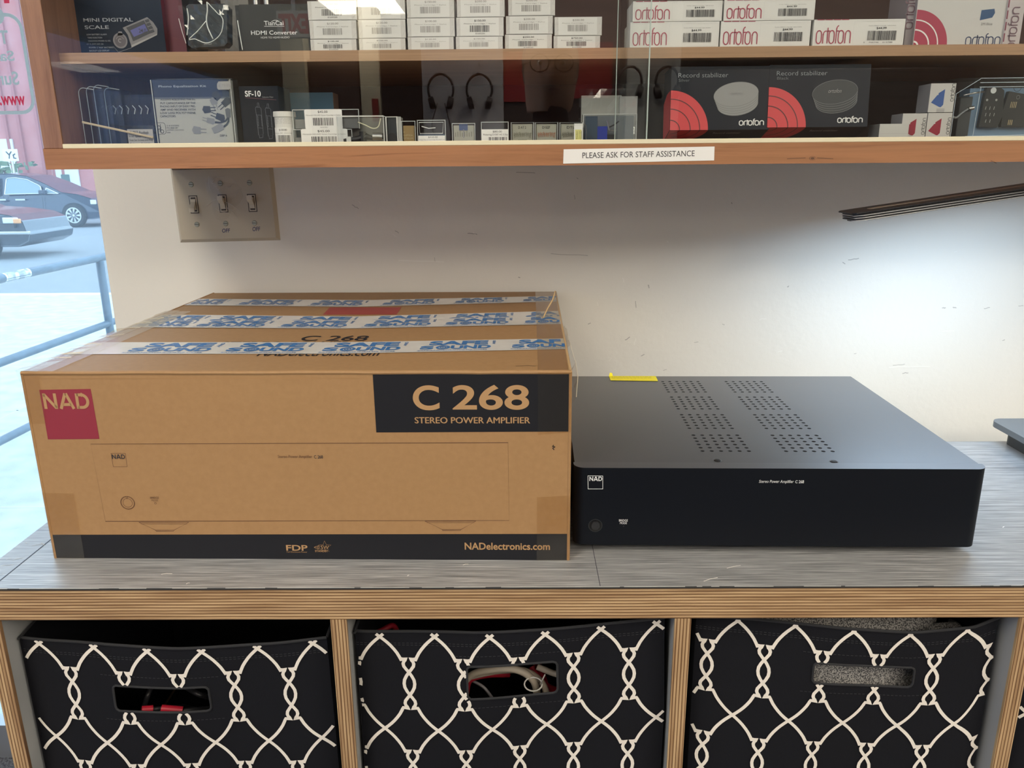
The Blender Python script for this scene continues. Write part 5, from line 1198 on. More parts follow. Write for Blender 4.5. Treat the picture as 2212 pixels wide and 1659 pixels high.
    def pill(x0, y0, x1, y1, wd, mm, pins=True):
        a = V3(F.px(x0, y0)+(0,)); c = V3(F.px(x1, y1)+(0,)); d = (c-a).normalized(); n_ = V3((-d.y, d.x, 0)); k = wd/1698*.97
        o = [a+n_*k*.6, a-d*k*.3, a-n_*k*.6, c-n_*k*.5, c+n_*k*.5]; m.flat(F, [(p.x, p.y) for p in o], mm, .0004)
        if pins:
            for s in (-.25, .25): p = c+n_*k*s; e_ = p+d*k*.9; m.stroke(F, [(p.x, p.y), (e_.x, e_.y)], k*.14, mm, .0004)
    pill(463, 202, 474, 214, 13, dkp, False); pill(495, 215, 482, 227, 12, dkp); pill(460, 214, 464, 226, 12, lt); pill(441, 237, 455, 236, 12, dkp); pill(483, 256, 467, 250, 12, dkp)
    pill(462, 263, 447, 259, 10, lt); pill(419, 281, 434, 282, 13, lt); pill(480, 273, 460, 283, 12, lt, False); pill(492, 236, 494, 254, 9, mat('plug_picture_mid', (.12, .12, .13), .4), False)
    m.stroke(F, [F.px(*q) for q in ((494, 252), (494, 262), (490, 269), (482, 275))], .0022, dkp, .0003); m.stroke(F, [F.px(*q) for q in ((493, 254), (488, 261), (476, 265), (464, 264))], .0022, dkp, .0003)
    m.build('kit_card', t)
    m = MB(); F = PL((X0, -.1662, z0), (1, 0, 0), (0, 0, 1)); m.pxflat(F, [(472, 176), (497, 175.5), (499, 180), (499, 189), (496, 193.5), (472, 194), (469, 190), (469, 181)], mat('price_tag', (.34, .34, .34), .6), .0003); m.pxtext(F, '$ 79.95', 472, 188.5, 498, 182, M_txtg, .01, .0005); m.build('price_sticker', t)
    # SF-10 box, angled with a visible left side
    def deco(mb, F, w, h):
        mb.pxtext(F, 'SF-10', 530, 209, 564, 196, M_txtw, .02); mb.pxtext(F, 'Subsonic Filter', 567, 211.5, 591, 208, M_txtg, 0); mb.stroke(F, [F.px(530, 211), F.px(597, 216)], .0003, mat('pinkish_line', (.25, .10, .12), .5))
        g = mat('outline_grey', (.18, .20, .23), .5)
        for x, y in ((557, 222), (578, 224)):
            for pts in (((x-1, y+9), (x-1, y), (x+1.5, y), (x+3, y+9)), ((x-5, y+12), (x-4, y+9), (x+5, y+10), (x+7, y+13), (x+12, y+68), (x+2, y+70), (x-5, y+12)), ((x-3, y+26), (x+8, y+27)), ((x, y+54), (x+11, y+55)), ((x+3, y+70), (x+4, y+76), (x+11, y+75), (x+11, y+69))):
                mb.stroke(F, [F.px(*q) for q in pts], .0003, g)
            for k in range(7):
                for j in range(2): q = F.px(x-1+j*8+k*.3, y+30+k*3.4); mb.rect(F, q[0], q[1], q[0]+.0009, q[1]+.0009, g)
    o, x0, x1, zt = crate('filter_box', 'navy carton printed SF-10 beside the clear-cased kit', 'box', 521, 604, 186, 300, -.155, .05, FL, (M_navy, M_navy), deco)
    # blue card box behind
    crate('blue_box', 'plain teal blue box behind the white-lidded bottle', 'box', 606, 722, 200, 300, -.10, .03, FL, (mat('teal_blue', (.022, .095, .16), .45), mat('blue_box_side', (.20, .13, .10), .6)))
    # lidded bottle
    c = U(617, 270, 1, -.150); x0, x1 = U(592, 270, 1, -.15).x, U(637, 270, 1, -.15).x; rr = (x1-x0)/2; cx = (x0+x1)/2; cy = -.150+rr*.2; zl = U(610, 252, 1, -.15).z; zt = U(610, 242, 1, -.15).z
    t = thing('pill_bottle', (cx, cy, FL), 'small white-lidded bottle with price label on the lower shelf', 'bottle')
    m = MB(); m.cyl((cx, cy, FL), rr, zl-FL, M_white, n=36); CL = lambda u, v, h=0: V3((cx+(rr+.0002+h)*math.sin(u/rr), cy-(rr+.0002+h)*math.cos(u/rr), FL+v))
    H = zl-FL
    for k in range(9):
        m.text(CL, random.Random(k).choice(['look at stylus', 'test of keeps', 'of phono lab', 'stack of index']), -.011, H*.93-k*.0016-.001, .011, H*.93-k*.0016, M_txtg, 0, .0001) if k < 4 else None
    hN = H*.62
    for i in range(12): a, b_ = -.014+.028*i/12, -.014+.028*(i+1)/12; m.poly([CL(a, 0, .0002), CL(b_, 0, .0002), CL(b_, hN, .0002), CL(a, hN, .0002)], M_paper)
    m.text(CL, '$150.00', -.004, hN*.80, .005, hN*.92, M_txt, 0, .0004); m.text(CL, 'Stanton 881 Cartridge', -.011, hN*.65, .011, hN*.72, M_txtg, 0, .0004); m.barcode(CL, -.006, hN*.10, .008, hN*.58, M_blab, 3, 22, .0004)
    m.build('bottle_body', t)
    m = MB(); m.cyl((cx, cy, zl-.0005), rr*1.10, zt-zl+.0008, mat('lid_white', (.66, .66, .64), .45), n=36, r2=rr*1.06); m.box((cx-rr*1.32, cy-.004, zl-.0005), (cx-rr, cy+.001, zl+.0008), MATS['lid_white']); m.build('lid', t, bevel=.0008)
    # two $45 cases, stacked
    def d45(line, wl):
        def f(mb, F2, F, w, h): price(mb, PL(F.o+V3((0, -.0006, 0)), F.u, F.v), w*wl[0], h*wl[1], w*wl[2], h*wl[3], '$45.00', line, 11, code='00207801')
        return f
    g45 = 'clear cartridge cases priced $45.00'
    t, x0, x1, z1 = clearbox('cartridge_case', 'lower clear cartridge case with $45.00 label', 'case', 633, 760, 279, -.158, .035, body=(mat('grey_foam', (.20, .20, .20), .8), .5), deco=d45('Pfanstiehl MG-09D Sanyo Cartridge w Stylus', (.14, -.1, .93, 1.02)), group=g45)
    clearbox('cartridge_case', 'upper clear cartridge case with $45.00 label', 'case', 634, 776, 236, -.157, .035, z0=z1+.0004, body=(mat('grey_foam', (.20, .20, .20), .8), .5), deco=d45('Pfanstiehl MG-09D Sanyo Cartridge w Stylus', (.18, -.04, .75, 1.0)), group=g45)
    # clear headshell case in front
    def dh(mb, F2, F, w, h):
        c = V3(F(w*.12, h*.18, -.006)); mb.tube([F(w*.10, h*.16, -.008), F(w*.40, h*.22, -.008), F(w*.60, h*.30, -.008), F(w*.75, h*.22, -.008)], [.0022, .0034, .0040, .0022], M_black, 10)
        mb.cyl(F(w*.52, h*.10, -.008), .004, .012, M_black, n=20); mb.cyl(F(w*.74, h*.30, -.004), .0042, .011, M_steel, ax=(1, .1, -.02), n=24); mb.cyl(F(w*.90, h*.30, -.005), .0030, .004, M_black, ax=(1, 0, 0), n=18)
        mb.rect(F, w*.17, h*.12, w*.27, h*.30, M_white, -.004); mb.rect(F, 0.0005, .0, w-.0005, h-.0005, mat('case_liner', (.17, .17, .16), .3), -.026)
        fr = mat('bright_plastic_edge', (.66, .67, .66), .2)
        mb.stroke(F, [(0, 0), (0, h), (w, h), (w, 0)], .0012, fr, .0006); mb.stroke(F, [(w, h), (w+.003, h-.001), (w+.003, 0)], .0008, fr, .0004)
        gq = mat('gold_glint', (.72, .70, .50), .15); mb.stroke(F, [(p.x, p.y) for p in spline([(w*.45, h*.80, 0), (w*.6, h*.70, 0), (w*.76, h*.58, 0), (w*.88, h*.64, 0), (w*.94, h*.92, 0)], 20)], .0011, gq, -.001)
    clearbox('headshell_case', 'clear case holding a black headshell with silver collar', 'case', 728, 829, 251, -.166, .028, deco=dh)
    def dk2(mb, F2, F, w, h):
        fr = mat('bright_plastic_edge', (.66, .67, .66), .2); mb.rect(F, .0008, 0, w*.72, h-.0008, mat('dark_tray', (.035, .04, .045), .4), -.002); mb.stroke(F, [(0, 0), (0, h), (w*.75, h), (w*.75, 0)], .0009, fr, .0006); mb.box(F(w*.76, 0, -.02), F(w, h*.98, -.001), MATS['film_white'])
        mb.cyl(F(w*.38, h*.25, -.001), .0055, .002, M_black, ax=(0, -1, 0), n=24)
    clearbox('headshell_case', 'narrow case with dark tray right behind the headshell case', 'case', 835, 866, 252, -.156, .028, deco=dk2)
    # row of small cartridge cases
    gold = mat('gold_card', (.36, .24, .10), .4); crm = mat('cream_card', (.42, .41, .34), .5)
    def dg(mb, F2, F, w, h):
        for k in range(3): mb.text(F2, ['D', 'ELLIPTICAL', 'STYLUS'][k], w*.08, h*(.50-.13*k), w*(.2 if k == 0 else .8), h*(.56-.13*k), mat('gold_print', (.60, .52, .34), .5), 0)
    clearbox('cartridge_case', 'clear case with a gold insert right of the headshell cases', 'case', 868, 897, 261, -.156, .025, body=(gold, .80), deco=dg)
    def d320(mb, F2, F, w, h):
        mb.rect(F, w*.02, -.0, w*.98, h*.36, M_paper, .0006); mb.text(F, '$320.00', w*.38, h*.255, w*.72, h*.33, M_txt, 0, .0008); mb.text(F, 'Rega Elys 2 Cartridge & OEM Sty', w*.06, h*.165, w*.97, h*.215, M_txtg, 0, .0008); mb.barcode(F, w*.25, .0, w*.85, h*.12, M_blab, 2, 20, .0008)
        g = mat('bright_plastic_edge', (.66, .67, .66), .2); mb.stroke(F, [(w*.06, h*.9), (w*.94, h*.9), (w*.9, h*.45), (w*.08, h*.45)], .0005, g, .0004, closed=True); mb.stroke(F, [(w*.15, h*.74), (w*.4, h*.66), (w*.65, h*.68)], .0009, g, .0004)
    clearbox('cartridge_case', 'clear domed case with a $320.00 label', 'case', 902, 962, 259, -.160, .03, body=(mat('smoke_blue', (.10, .14, .20), .4), .42), deco=d320)
    def dbl(mb, F2, F, w, h):
        mb.rect(F2, w*.30, h*.66, w*.68, h*.98, mat('tag_blue', (.035, .075, .22), .5), .0006)
        mb.stroke(F2, [(w*.5, h*.70), (w*.5, h*.3)], .0012, M_txtg, .0008)
        for k in range(8): mb.rect(F2, w*(.12+.1*k), h*.36, w*(.12+.1*k)+.001, h*(.56+.04*(k % 3)), mat('olive_print', (.24, .23, .17), .5), .0004)
        mb.text(F2, 'D/6  P', w*.25, h*.08, w*.65, h*.2, M_txtg, 0)
    clearbox('cartridge_case', 'clear case with a blue tag over cream card', 'case', 977, 1026, 266, -.154, .025, body=(crm, .9), deco=dbl)
    def d80(mb, F2, F, w, h):
        mb.rect(F, 0, 0, w, h*.66, M_paper, .0006); mb.text(F, '$80.00', w*.42, h*.50, w*.76, h*.60, M_txt, 0, .0008); mb.text(F, 'Pickering D1507 AC-2 Sty', w*.07, h*.36, w*.98, h*.46, M_txt, 0, .0008); mb.barcode(F, w*.26, 0, w*.95, h*.31, M_blab, 8, 18, .0008)
    clearbox('cartridge_case', 'clear case with an $80.00 label', 'case', 1040, 1098, 263, -.160, .025, deco=d80)
    opr = mat('rust_print', (.42, .20, .12), .5); olv = mat('olive_print', (.24, .23, .17), .5)
    for nm, s_, a, b_, m_, lab in (('cartridge_case', 'D AT 2', 1104, 1153, olv, 'clear case over a cream card marked D AT 2'), ('cartridge_case', 'D1527', 1156, 1205, opr, 'clear case over a cream card marked D1527'), ('cartridge_case', 'DTL', 1209, 1258, olv, 'clear case over cream card behind the white clip')):
        def dc_(mb, F2, F, w, h, s_=s_, m_=m_):
            mb.text(F2, s_, w*.32, h*.70, w*.66, h*.82, M_txt, .005); mb.text(F2, 'pickering', w*.12, h*.36, w*.9, h*.56, m_, .02); mb.text(F2, 'pickering', w*.15, h*.28, w*.88, h*.46, m_, 0)
            mb.stroke(F, rrect(.0004, .0004, w-.0004, h-.0004, .0008, 2), .0006, mat('plastic_edge', (.50, .52, .52), .15), .0003, closed=True)
            if s_ == 'D AT 2': mb.rect(F2, w*.3, .0, w*.7, h*.2, olv, .0008)
        clearbox(nm, lab, 'case', a, b_, 264, -.155, .022, body=(crm, .92), deco=dc_, group='small clear cartridge cases with cream cards')
    # white looped clip with yellow label
    t = thing('stylus_clip', (U(1252, 290, 1, -.172).x, -.165, FL), 'white looped plastic clip with a yellow label at the glass', 'clip')
    F = PL((0, -.174, 0), (1, 0, 0), (0, 0, 1)); m = MB(); wp = mat('white_plastic', (.74, .75, .74), .3)
    a = F.px(1240, 302); c = F.px(1259, 268)
    m.box((a[0], -.174, FL), (c[0], -.1725, c[1]), wp); m.box((a[0], -.1745, c[1]-.001), (c[0], -.165, c[1]+.0006), wp)
    pts = spline([(c[0]-.001, -.170, c[1]), (c[0]+.002, -.168, c[1]+.0002), (c[0]+.0045, -.166, c[1]-.003), (c[0]+.005, -.166, FL+.002)], 12)
    for p, q in zip(pts, pts[1:]): m.add([(p.x, p.y-.004, p.z), (q.x, q.y-.004, q.z), (q.x, q.y+.004, q.z), (p.x, p.y+.004, p.z)], [(0, 1, 2, 3)], wp)
    m.build('clip_body', t)
    m = MB(); F = PL((0, -.1742, 0), (1, 0, 0), (0, 0, 1)); m.pxflat(F, [(1243, 302), (1256.5, 302), (1256, 280), (1242.5, 280)], mat('yellow_label', (.62, .60, .22), .5), .0002)
    for x, s_ in ((1245, 'Eadex'), (1250, 'Phono Stylus'), (1254, 'Needle')):
        q0 = F.px(x, 300); q1 = F.px(x, 283); FV = PL(F(q0[0], q0[1], 0), (0, 0, 1), (-1, 0, 0)); FV.n = V3((0, -1, 0)); m.text(FV, s_, 0, -.0012, q1[1]-q0[1], .0, M_txt, 0, .0004)
    m.build('clip_label', t)
    # bagged card behind and clear case with blue stylus
    crate('backing_card', 'pale grey scalloped card in a clear bag behind the blue stylus case', 'card', 1255, 1342, 206, 300, -.120, .002, FL, mat('pale_grey_card', (.34, .35, .33), .5))
    def dcard(mb, F, w, h):
        FV = PL(F(w*.3, h*.30, 0), (0, 0, 1), (-1, 0, 0)); FV.n = V3((0, -1, 0)); mb.barcode(FV, 0, -.004, .016, .002, M_txtg, 6, 10); FV = PL(F(w*.62, h*.25, 0), (0, 0, 1), (-1, 0, 0)); FV.n = V3((0, -1, 0)); mb.text(FV, 'Phono Cartridge', 0, 0, .022, .002, M_txtg, 0)
    crate('price_card', 'upright white label card with sideways bars by the glass door edge', 'card', 1338, 1376, 208, 300, -.122, .002, FL, mat('label_grey', (.40, .41, .41), .5), dcard)
    mb = MB(); nx = 8
    a = U(1251, 192, 1, -.135); c = U(1375, 187, 1, -.135); vs = []
    for j in range(7):
        for i in range(nx+1): vs.append((a.x+(c.x-a.x)*i/nx, -.135+R.uniform(-.001, .001), FL+(a.z-FL)*j/6))
    mb.add(vs, [(j*(nx+1)+i, j*(nx+1)+i+1, (j+1)*(nx+1)+i+1, (j+1)*(nx+1)+i) for j in range(6) for i in range(nx)], M_glossbag)
    tag(mb.build('clear_bag', loc=((a.x+c.x)/2, -.135, FL)), 'clear bag standing around the grey scalloped card', 'bag')
    def dbs(mb, F2, F, w, h):
        mb.rect(F, w*.04, 0, w*.27, h*.93, mat('slate_blue', (.03, .06, .10), .5), -.003)
        cb = mat('cobalt_plastic', (.02, .045, .36), .3)
        mb.box(F(w*.27, h*.05, -.012), F(w*.46, h*.58, -.004), cb); mb.tube([F(w*.45, h*.78, -.006), F(w*.50, h*.45, -.006), F(w*.63, h*.42, -.006)], .0010, M_steel, 6); mb.tube([F(w*.5, h*.55, -.006), F(w*.58, h*.62, -.006), F(w*.68, h*.75, -.006)], .0008, M_black, 6); mb.box(F(w*.42, h*.12, -.012), F(w*.62, h*.3, -.006), M_black)
        mb.rect(F, w*.02, 0, w*.98, h*.96, mat('frost_grey', (.15, .17, .19), .5), -.016)
    clearbox('stylus_case', 'clear case with a cobalt blue stylus assembly at the glass door edge', 'case', 1260, 1375, 246, -.160, .02, deco=dbs)
    # record stabilizer boxes, leaning back so their undersides show
    for k, (x0, x1, ya, yb, word) in enumerate(((1447, 1660, 144.5, 281.5, 'Silver'), (1657, 1873, 140.5, 275.5, 'Black'))):
        Yf = -.158; o = U(x0, yb, 1, Yf-.002); r = U(x1, yb, 1, Yf-.002); tl = U(x0-18+2*k, ya, 1, Yf+.010); w = r.x-o.x
        tilt = math.atan2(.012, .12); Fz = V3((0, math.sin(tilt), math.cos(tilt)))
        zt_ = U((x0+x1)/2, ya, 1, Yf+.010).z; h = (zt_-o.z)/math.cos(tilt); base = V3((o.x, Yf-.002, o.z))
        t = thing('record_stabilizer_box', (o.x+w/2, -.13, FL), f'black record stabilizer box with red arcs, marked {word}', 'box', 'black record stabilizer boxes')
        F = PL(base, (1, 0, 0), Fz); m = MB(); D = .043; nb = F.n
        d = V3((0, math.cos(tilt), -math.sin(tilt)))
        zb_ = base.z+d.z*D
        # underside slopes down to the shelf at the rear
        d2 = V3((0, D, -(base.z-FL-.0003))); Bf = [base, base+V3((w, 0, 0))]; Bt = [p+Fz*h for p in Bf]
        vs = [Bf[0], Bf[1], Bt[1], Bt[0], Bf[0]+d2, Bf[1]+d2, Bt[1]+V3((0, D, -.003)), Bt[0]+V3((0, D, -.003))]
        m.add(vs, [(0, 1, 2, 3), (1, 5, 6, 2), (4, 0, 3, 7), (3, 2, 6, 7), (4, 5, 1, 0), (5, 4, 7, 6)], M_navy)
        rd = mat('stabilizer_red', (.56, .04, .05), .45); rdk = mat('arc_dark', (.09, .012, .018), .45); rr = w*.385
        m.ring(F, .0, .0, 0, rr, rd, 0, 90, h=.0003, n=30, sq=1.0)
        for q in (.24, .52, .77): m.ring(F, 0, 0, rr*q, rr*(q+.025), rdk, 0, 90, h=.0005, n=30)
        d2n = d2.normalized(); Ff = PL(base, (1, 0, 0), -d2n); Ff.n = V3((0, d2n.z, -d2n.y)) if 0 else (-d2n).cross(V3((1, 0, 0)))*1
        nn = V3((1, 0, 0)).cross(-d2n); Ff.n = nn if nn.z < 0 else -nn
        pts = [(0, 0)]+[(rr*math.cos(math.radians(-a_)), rr*math.sin(math.radians(-a_))) for a_ in range(0, 61, 5)]
        m.flat(Ff, [(0, -.0)]+[(rr*math.cos(math.radians(a_)), -rr*math.sin(math.radians(a_))) for a_ in range(0, 56, 5)]+[(0, -rr*math.sin(math.radians(55)))], mat('stabilizer_red_under', (.56, .04, .05), .45), .0003)
        for q in (.24, .52, .77): m.ring(Ff, 0, 0, rr*q, rr*(q+.025), rdk, -75, 0, h=.0005, n=20)
        m.text(Ff, 'Record stabilizer', w*.46, -.012, w*.74, -.007, M_txtg, 0, .0004)
        # left side arcs
        Fs = PL(base+V3((-.0003, 0, 0)), (0, 1, 0), Fz); Fs.n = V3((-1, 0, 0)); m.flat(Fs, [(0, 0), (0, rr), (D*.5, rr*.93), (D*.98, rr*.7), (D*.98, -.012)], rd, .0002)
        m.text(F, 'Record stabilizer', w*.07, h*.83, w*.57, h*.90, mat('dim_print', (.22, .25, .28), .5), -.004); m.text(F, word, w*.075, h*.765, w*(.185 if word == 'Silver' else .19), h*.81, mat('dimmer_print', (.13, .15, .17), .5), -.004)
        ortofon(m, F, w*.70, h*.07, w*.945, h*.17, M_txtw, .13)
        cu, cv, ru, rv = w*.655, h*.56, w*.225, h*.19
        sil = mat('picture_silver', (.25, .255, .26), .45) if k == 0 else mat('picture_black', (.018, .024, .030), .45); ln = mat('picture_edge', (.16, .165, .17), .45) if k == 0 else mat('picture_line', (.15, .16, .17), .45)
        def ell(dx, dy, sc_, n=40): return [(cu+dx+ru*sc_*math.cos(2*math.pi*i/n)*math.cos(.12)-rv*sc_*math.sin(2*math.pi*i/n)*math.sin(.12), cv+dy+ru*sc_*math.cos(2*math.pi*i/n)*math.sin(.12)+rv*sc_*math.sin(2*math.pi*i/n)*math.cos(.12)) for i in range(n)]
        for i in range(4, -1, -1):
            e_ = ell(.0006*i, -.0028*i, 1-.022*i); m.flat(F, e_, sil, .0003+.0001*(4-i)); m.stroke(F, e_, .0004, ln, .00035+.0001*(4-i), closed=True)
        m.text(F, 'ortofon', cu-ru*.30, cv-.001, cu+ru*.28, cv+.0035, M_txtg, 0, .0012, shear=.3)
        m.build('stabilizer_carton', t)
    # small white case, ortofon stylus boxes
    def dw(mb, F, w, h): mb.rect(F, 0, h*.40, w, h*.42, mat('seam_grey', (.42, .42, .42), .5)); 
    crate('white_case', 'low plain white case left of the small red stylus boxes', 'case', 1899, 1962, 267.5, 300, -.160, .03, FL, (mat('pearl_plastic', (.52, .53, .52), .25), mat('clearish', (.2, .21, .21), .3)), dw)
    bl = mat('stylus_blue', (.03, .09, .30), .35); rd = mat('stylus_red', (.26, .012, .035), .35)
    def dsty(col, side):
        def f(mb, F, w, h):
            mb.flat(F, [(w*.08, h*.34), (w*.30, h*.60), (w*.34, h*.60), (w*.34, h*.66), (w*.58, h*.80), (w*.58, h*.26), (w*.50, h*.18), (w*.44, h*.18)], col, .0003)
            FV = PL(F(w*.97, h*.38 if side else h*.22, 0), (0, 0, 1), (-1, 0, 0)); FV.n = V3((0, -1, 0)); ortofon(mb, FV, 0, 0, h*.60, w*.17, M_txt, .10, .0003)
            for k in range(4): mb.rect(F, w*.34, h*(.0+.035*k), w*.66, h*(.02+.035*k), M_txtg) if side else None
        return f
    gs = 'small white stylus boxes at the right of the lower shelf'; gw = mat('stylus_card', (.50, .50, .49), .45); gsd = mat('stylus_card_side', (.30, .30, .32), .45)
    o, a0, a1, z1 = crate('stylus_carton', 'small white stylus box with red stylus, left of two in the bottom pair', 'box', 1948, 2000, 245, 295, -.152, .03, FL, (gw, gsd), dsty(rd, 0), gs)
    o, b0, b1, z2 = crate('stylus_carton', 'small white stylus box with red stylus, right of two in the bottom pair', 'box', 2002, 2054, 244, 295, -.152, .03, FL, (gw, gsd), dsty(rd, 0), gs)
    crate('stylus_carton', 'small white stylus box with blue stylus on top of the red pair', 'box', 2008, 2062, 180, 238, -.152, .03, max(z1, z2)+.0004, (gw, gsd), dsty(bl, 1), gs)
    # clear tool case at the right end
    x0 = U(2060, 240, 1, -.150).x; z1 = U(2140, 168, 1, -.150).z; x1 = U(2330, 240, 1, -.150).x
    t = thing('tool_case', ((x0+x1)/2, -.12, FL), 'large clear case of black fittings on a pale blue base at the right end', 'case')
    Fz = PL((x0, -.150, FL), (1, 0, 0), (0, 0, 1)); w, h = x1-x0, z1-FL
    m = MB(); m.box((x0, -.150, FL), (x1, -.10, z1), M_case); e = mat('pale_plastic_edge', (.52, .62, .70), .15)
    for v in (h, h*.93, h*.86): m.stroke(Fz, [(w*.18, v-.0004), (w, v)], .0006, e, .0004)
    m.stroke(Fz, [(0.0, 0), (0.0, h*.75), (w*.18, h-.001)], .0006, e, .0004); m.stroke(Fz, [(w*.18, 0), (w*.19, h*.85)], .0006, e, .0004); m.stroke(Fz, [(w*.12, h*.06), (w, h*.09)], .0008, e, .0004)
    m.build('case_shell', t)
    m = MB(); m.box((x0+w*.19, -.128, FL), (x1-.002, -.105, FL+h*.86), mat('pale_blue_liner', (.17, .28, .42), .5))
    m.build('liner', t)
    B = PL((0, -.1285, 0), (1, 0, 0), (0, 0, 1)); dk = mat('tool_black', (.012, .014, .018), .35); m = MB()
    def body(pts, label):
        mm = MB(); q = [B.px(*p) for p in pts]; mm.prism(B, q, .006, dk); return mm
    mm = body([(2127, 188), (2150, 186), (2163, 196), (2160, 250), (2148, 276), (2108, 275), (2120, 215)], ''); C2 = PL((0, -.1347, 0), (1, 0, 0), (0, 0, 1))
    c = C2.px(2146, 195.5); mm.ring(C2, *c, 0, .0034, M_txtw, h=.0002)
    for x, y in ((2132, 216), (2152, 216)): mm.ring(C2, *C2.px(x, y), 0, .0013, M_steel, h=.0003)
    for k in range(8): x, y = 2128+9*(k % 3), 232+14*(k//3); mm.stroke(C2, [C2.px(x, y+5), C2.px(x+2, y-2)], .0007, M_steel, .0003)
    mm.build('fitting', t)
    mm = body([(2174, 198), (2212, 205), (2240, 200), (2240, 275), (2156, 275), (2160, 240)], '')
    for k in range(4): mm.stroke(C2, [C2.px(2182+3.6*k, 233), C2.px(2185+3.6*k, 220)], .0008, mat('brass_pin', (.62, .50, .30), .3, .6), .0003)
    for k in range(3): mm.stroke(C2, [C2.px(2177+3.6*k, 270), C2.px(2179+3.6*k, 259)], .0010, MATS['brass_pin'], .0003)
    mm.ring(C2, *C2.px(2199, 210), .0018, .0022, M_txtg, h=.0003); mm.ring(C2, *C2.px(2198, 189), .004, .0046, dk, h=.0002); mm.build('fitting', t)
    m = MB(); q = U(2068, 245, 1, -.14); m.tube([U(2082, 206, 1, -.14), U(2104, 201, 1, -.14), U(2126, 198, 1, -.136)], .0010, M_steel, 8); m.tube(spline([U(2058, 252, 1, -.14), U(2066, 254, 1, -.14), U(2078, 244, 1, -.14), U(2092, 235, 1, -.14)], 16), .0012, mat('smoke_tube', (.25, .27, .28), .3), 8)
    m.cyl(U(2092, 235, 1, -.14), .0022, .006, M_steel, ax=(1, 0, .2), n=14); m.build('lever', t, smooth=True)
    m = MB(); m.box(tuple(U(2060, 300, 1, -.132))[:1]+(-.135, FL), (U(2085, 300, 1, -.13).x, -.115, FL+h*.72), mat('smoke_dark', (.045, .05, .055), .4)); m.build('dark_block', t, bevel=.001)
lower_shelf()

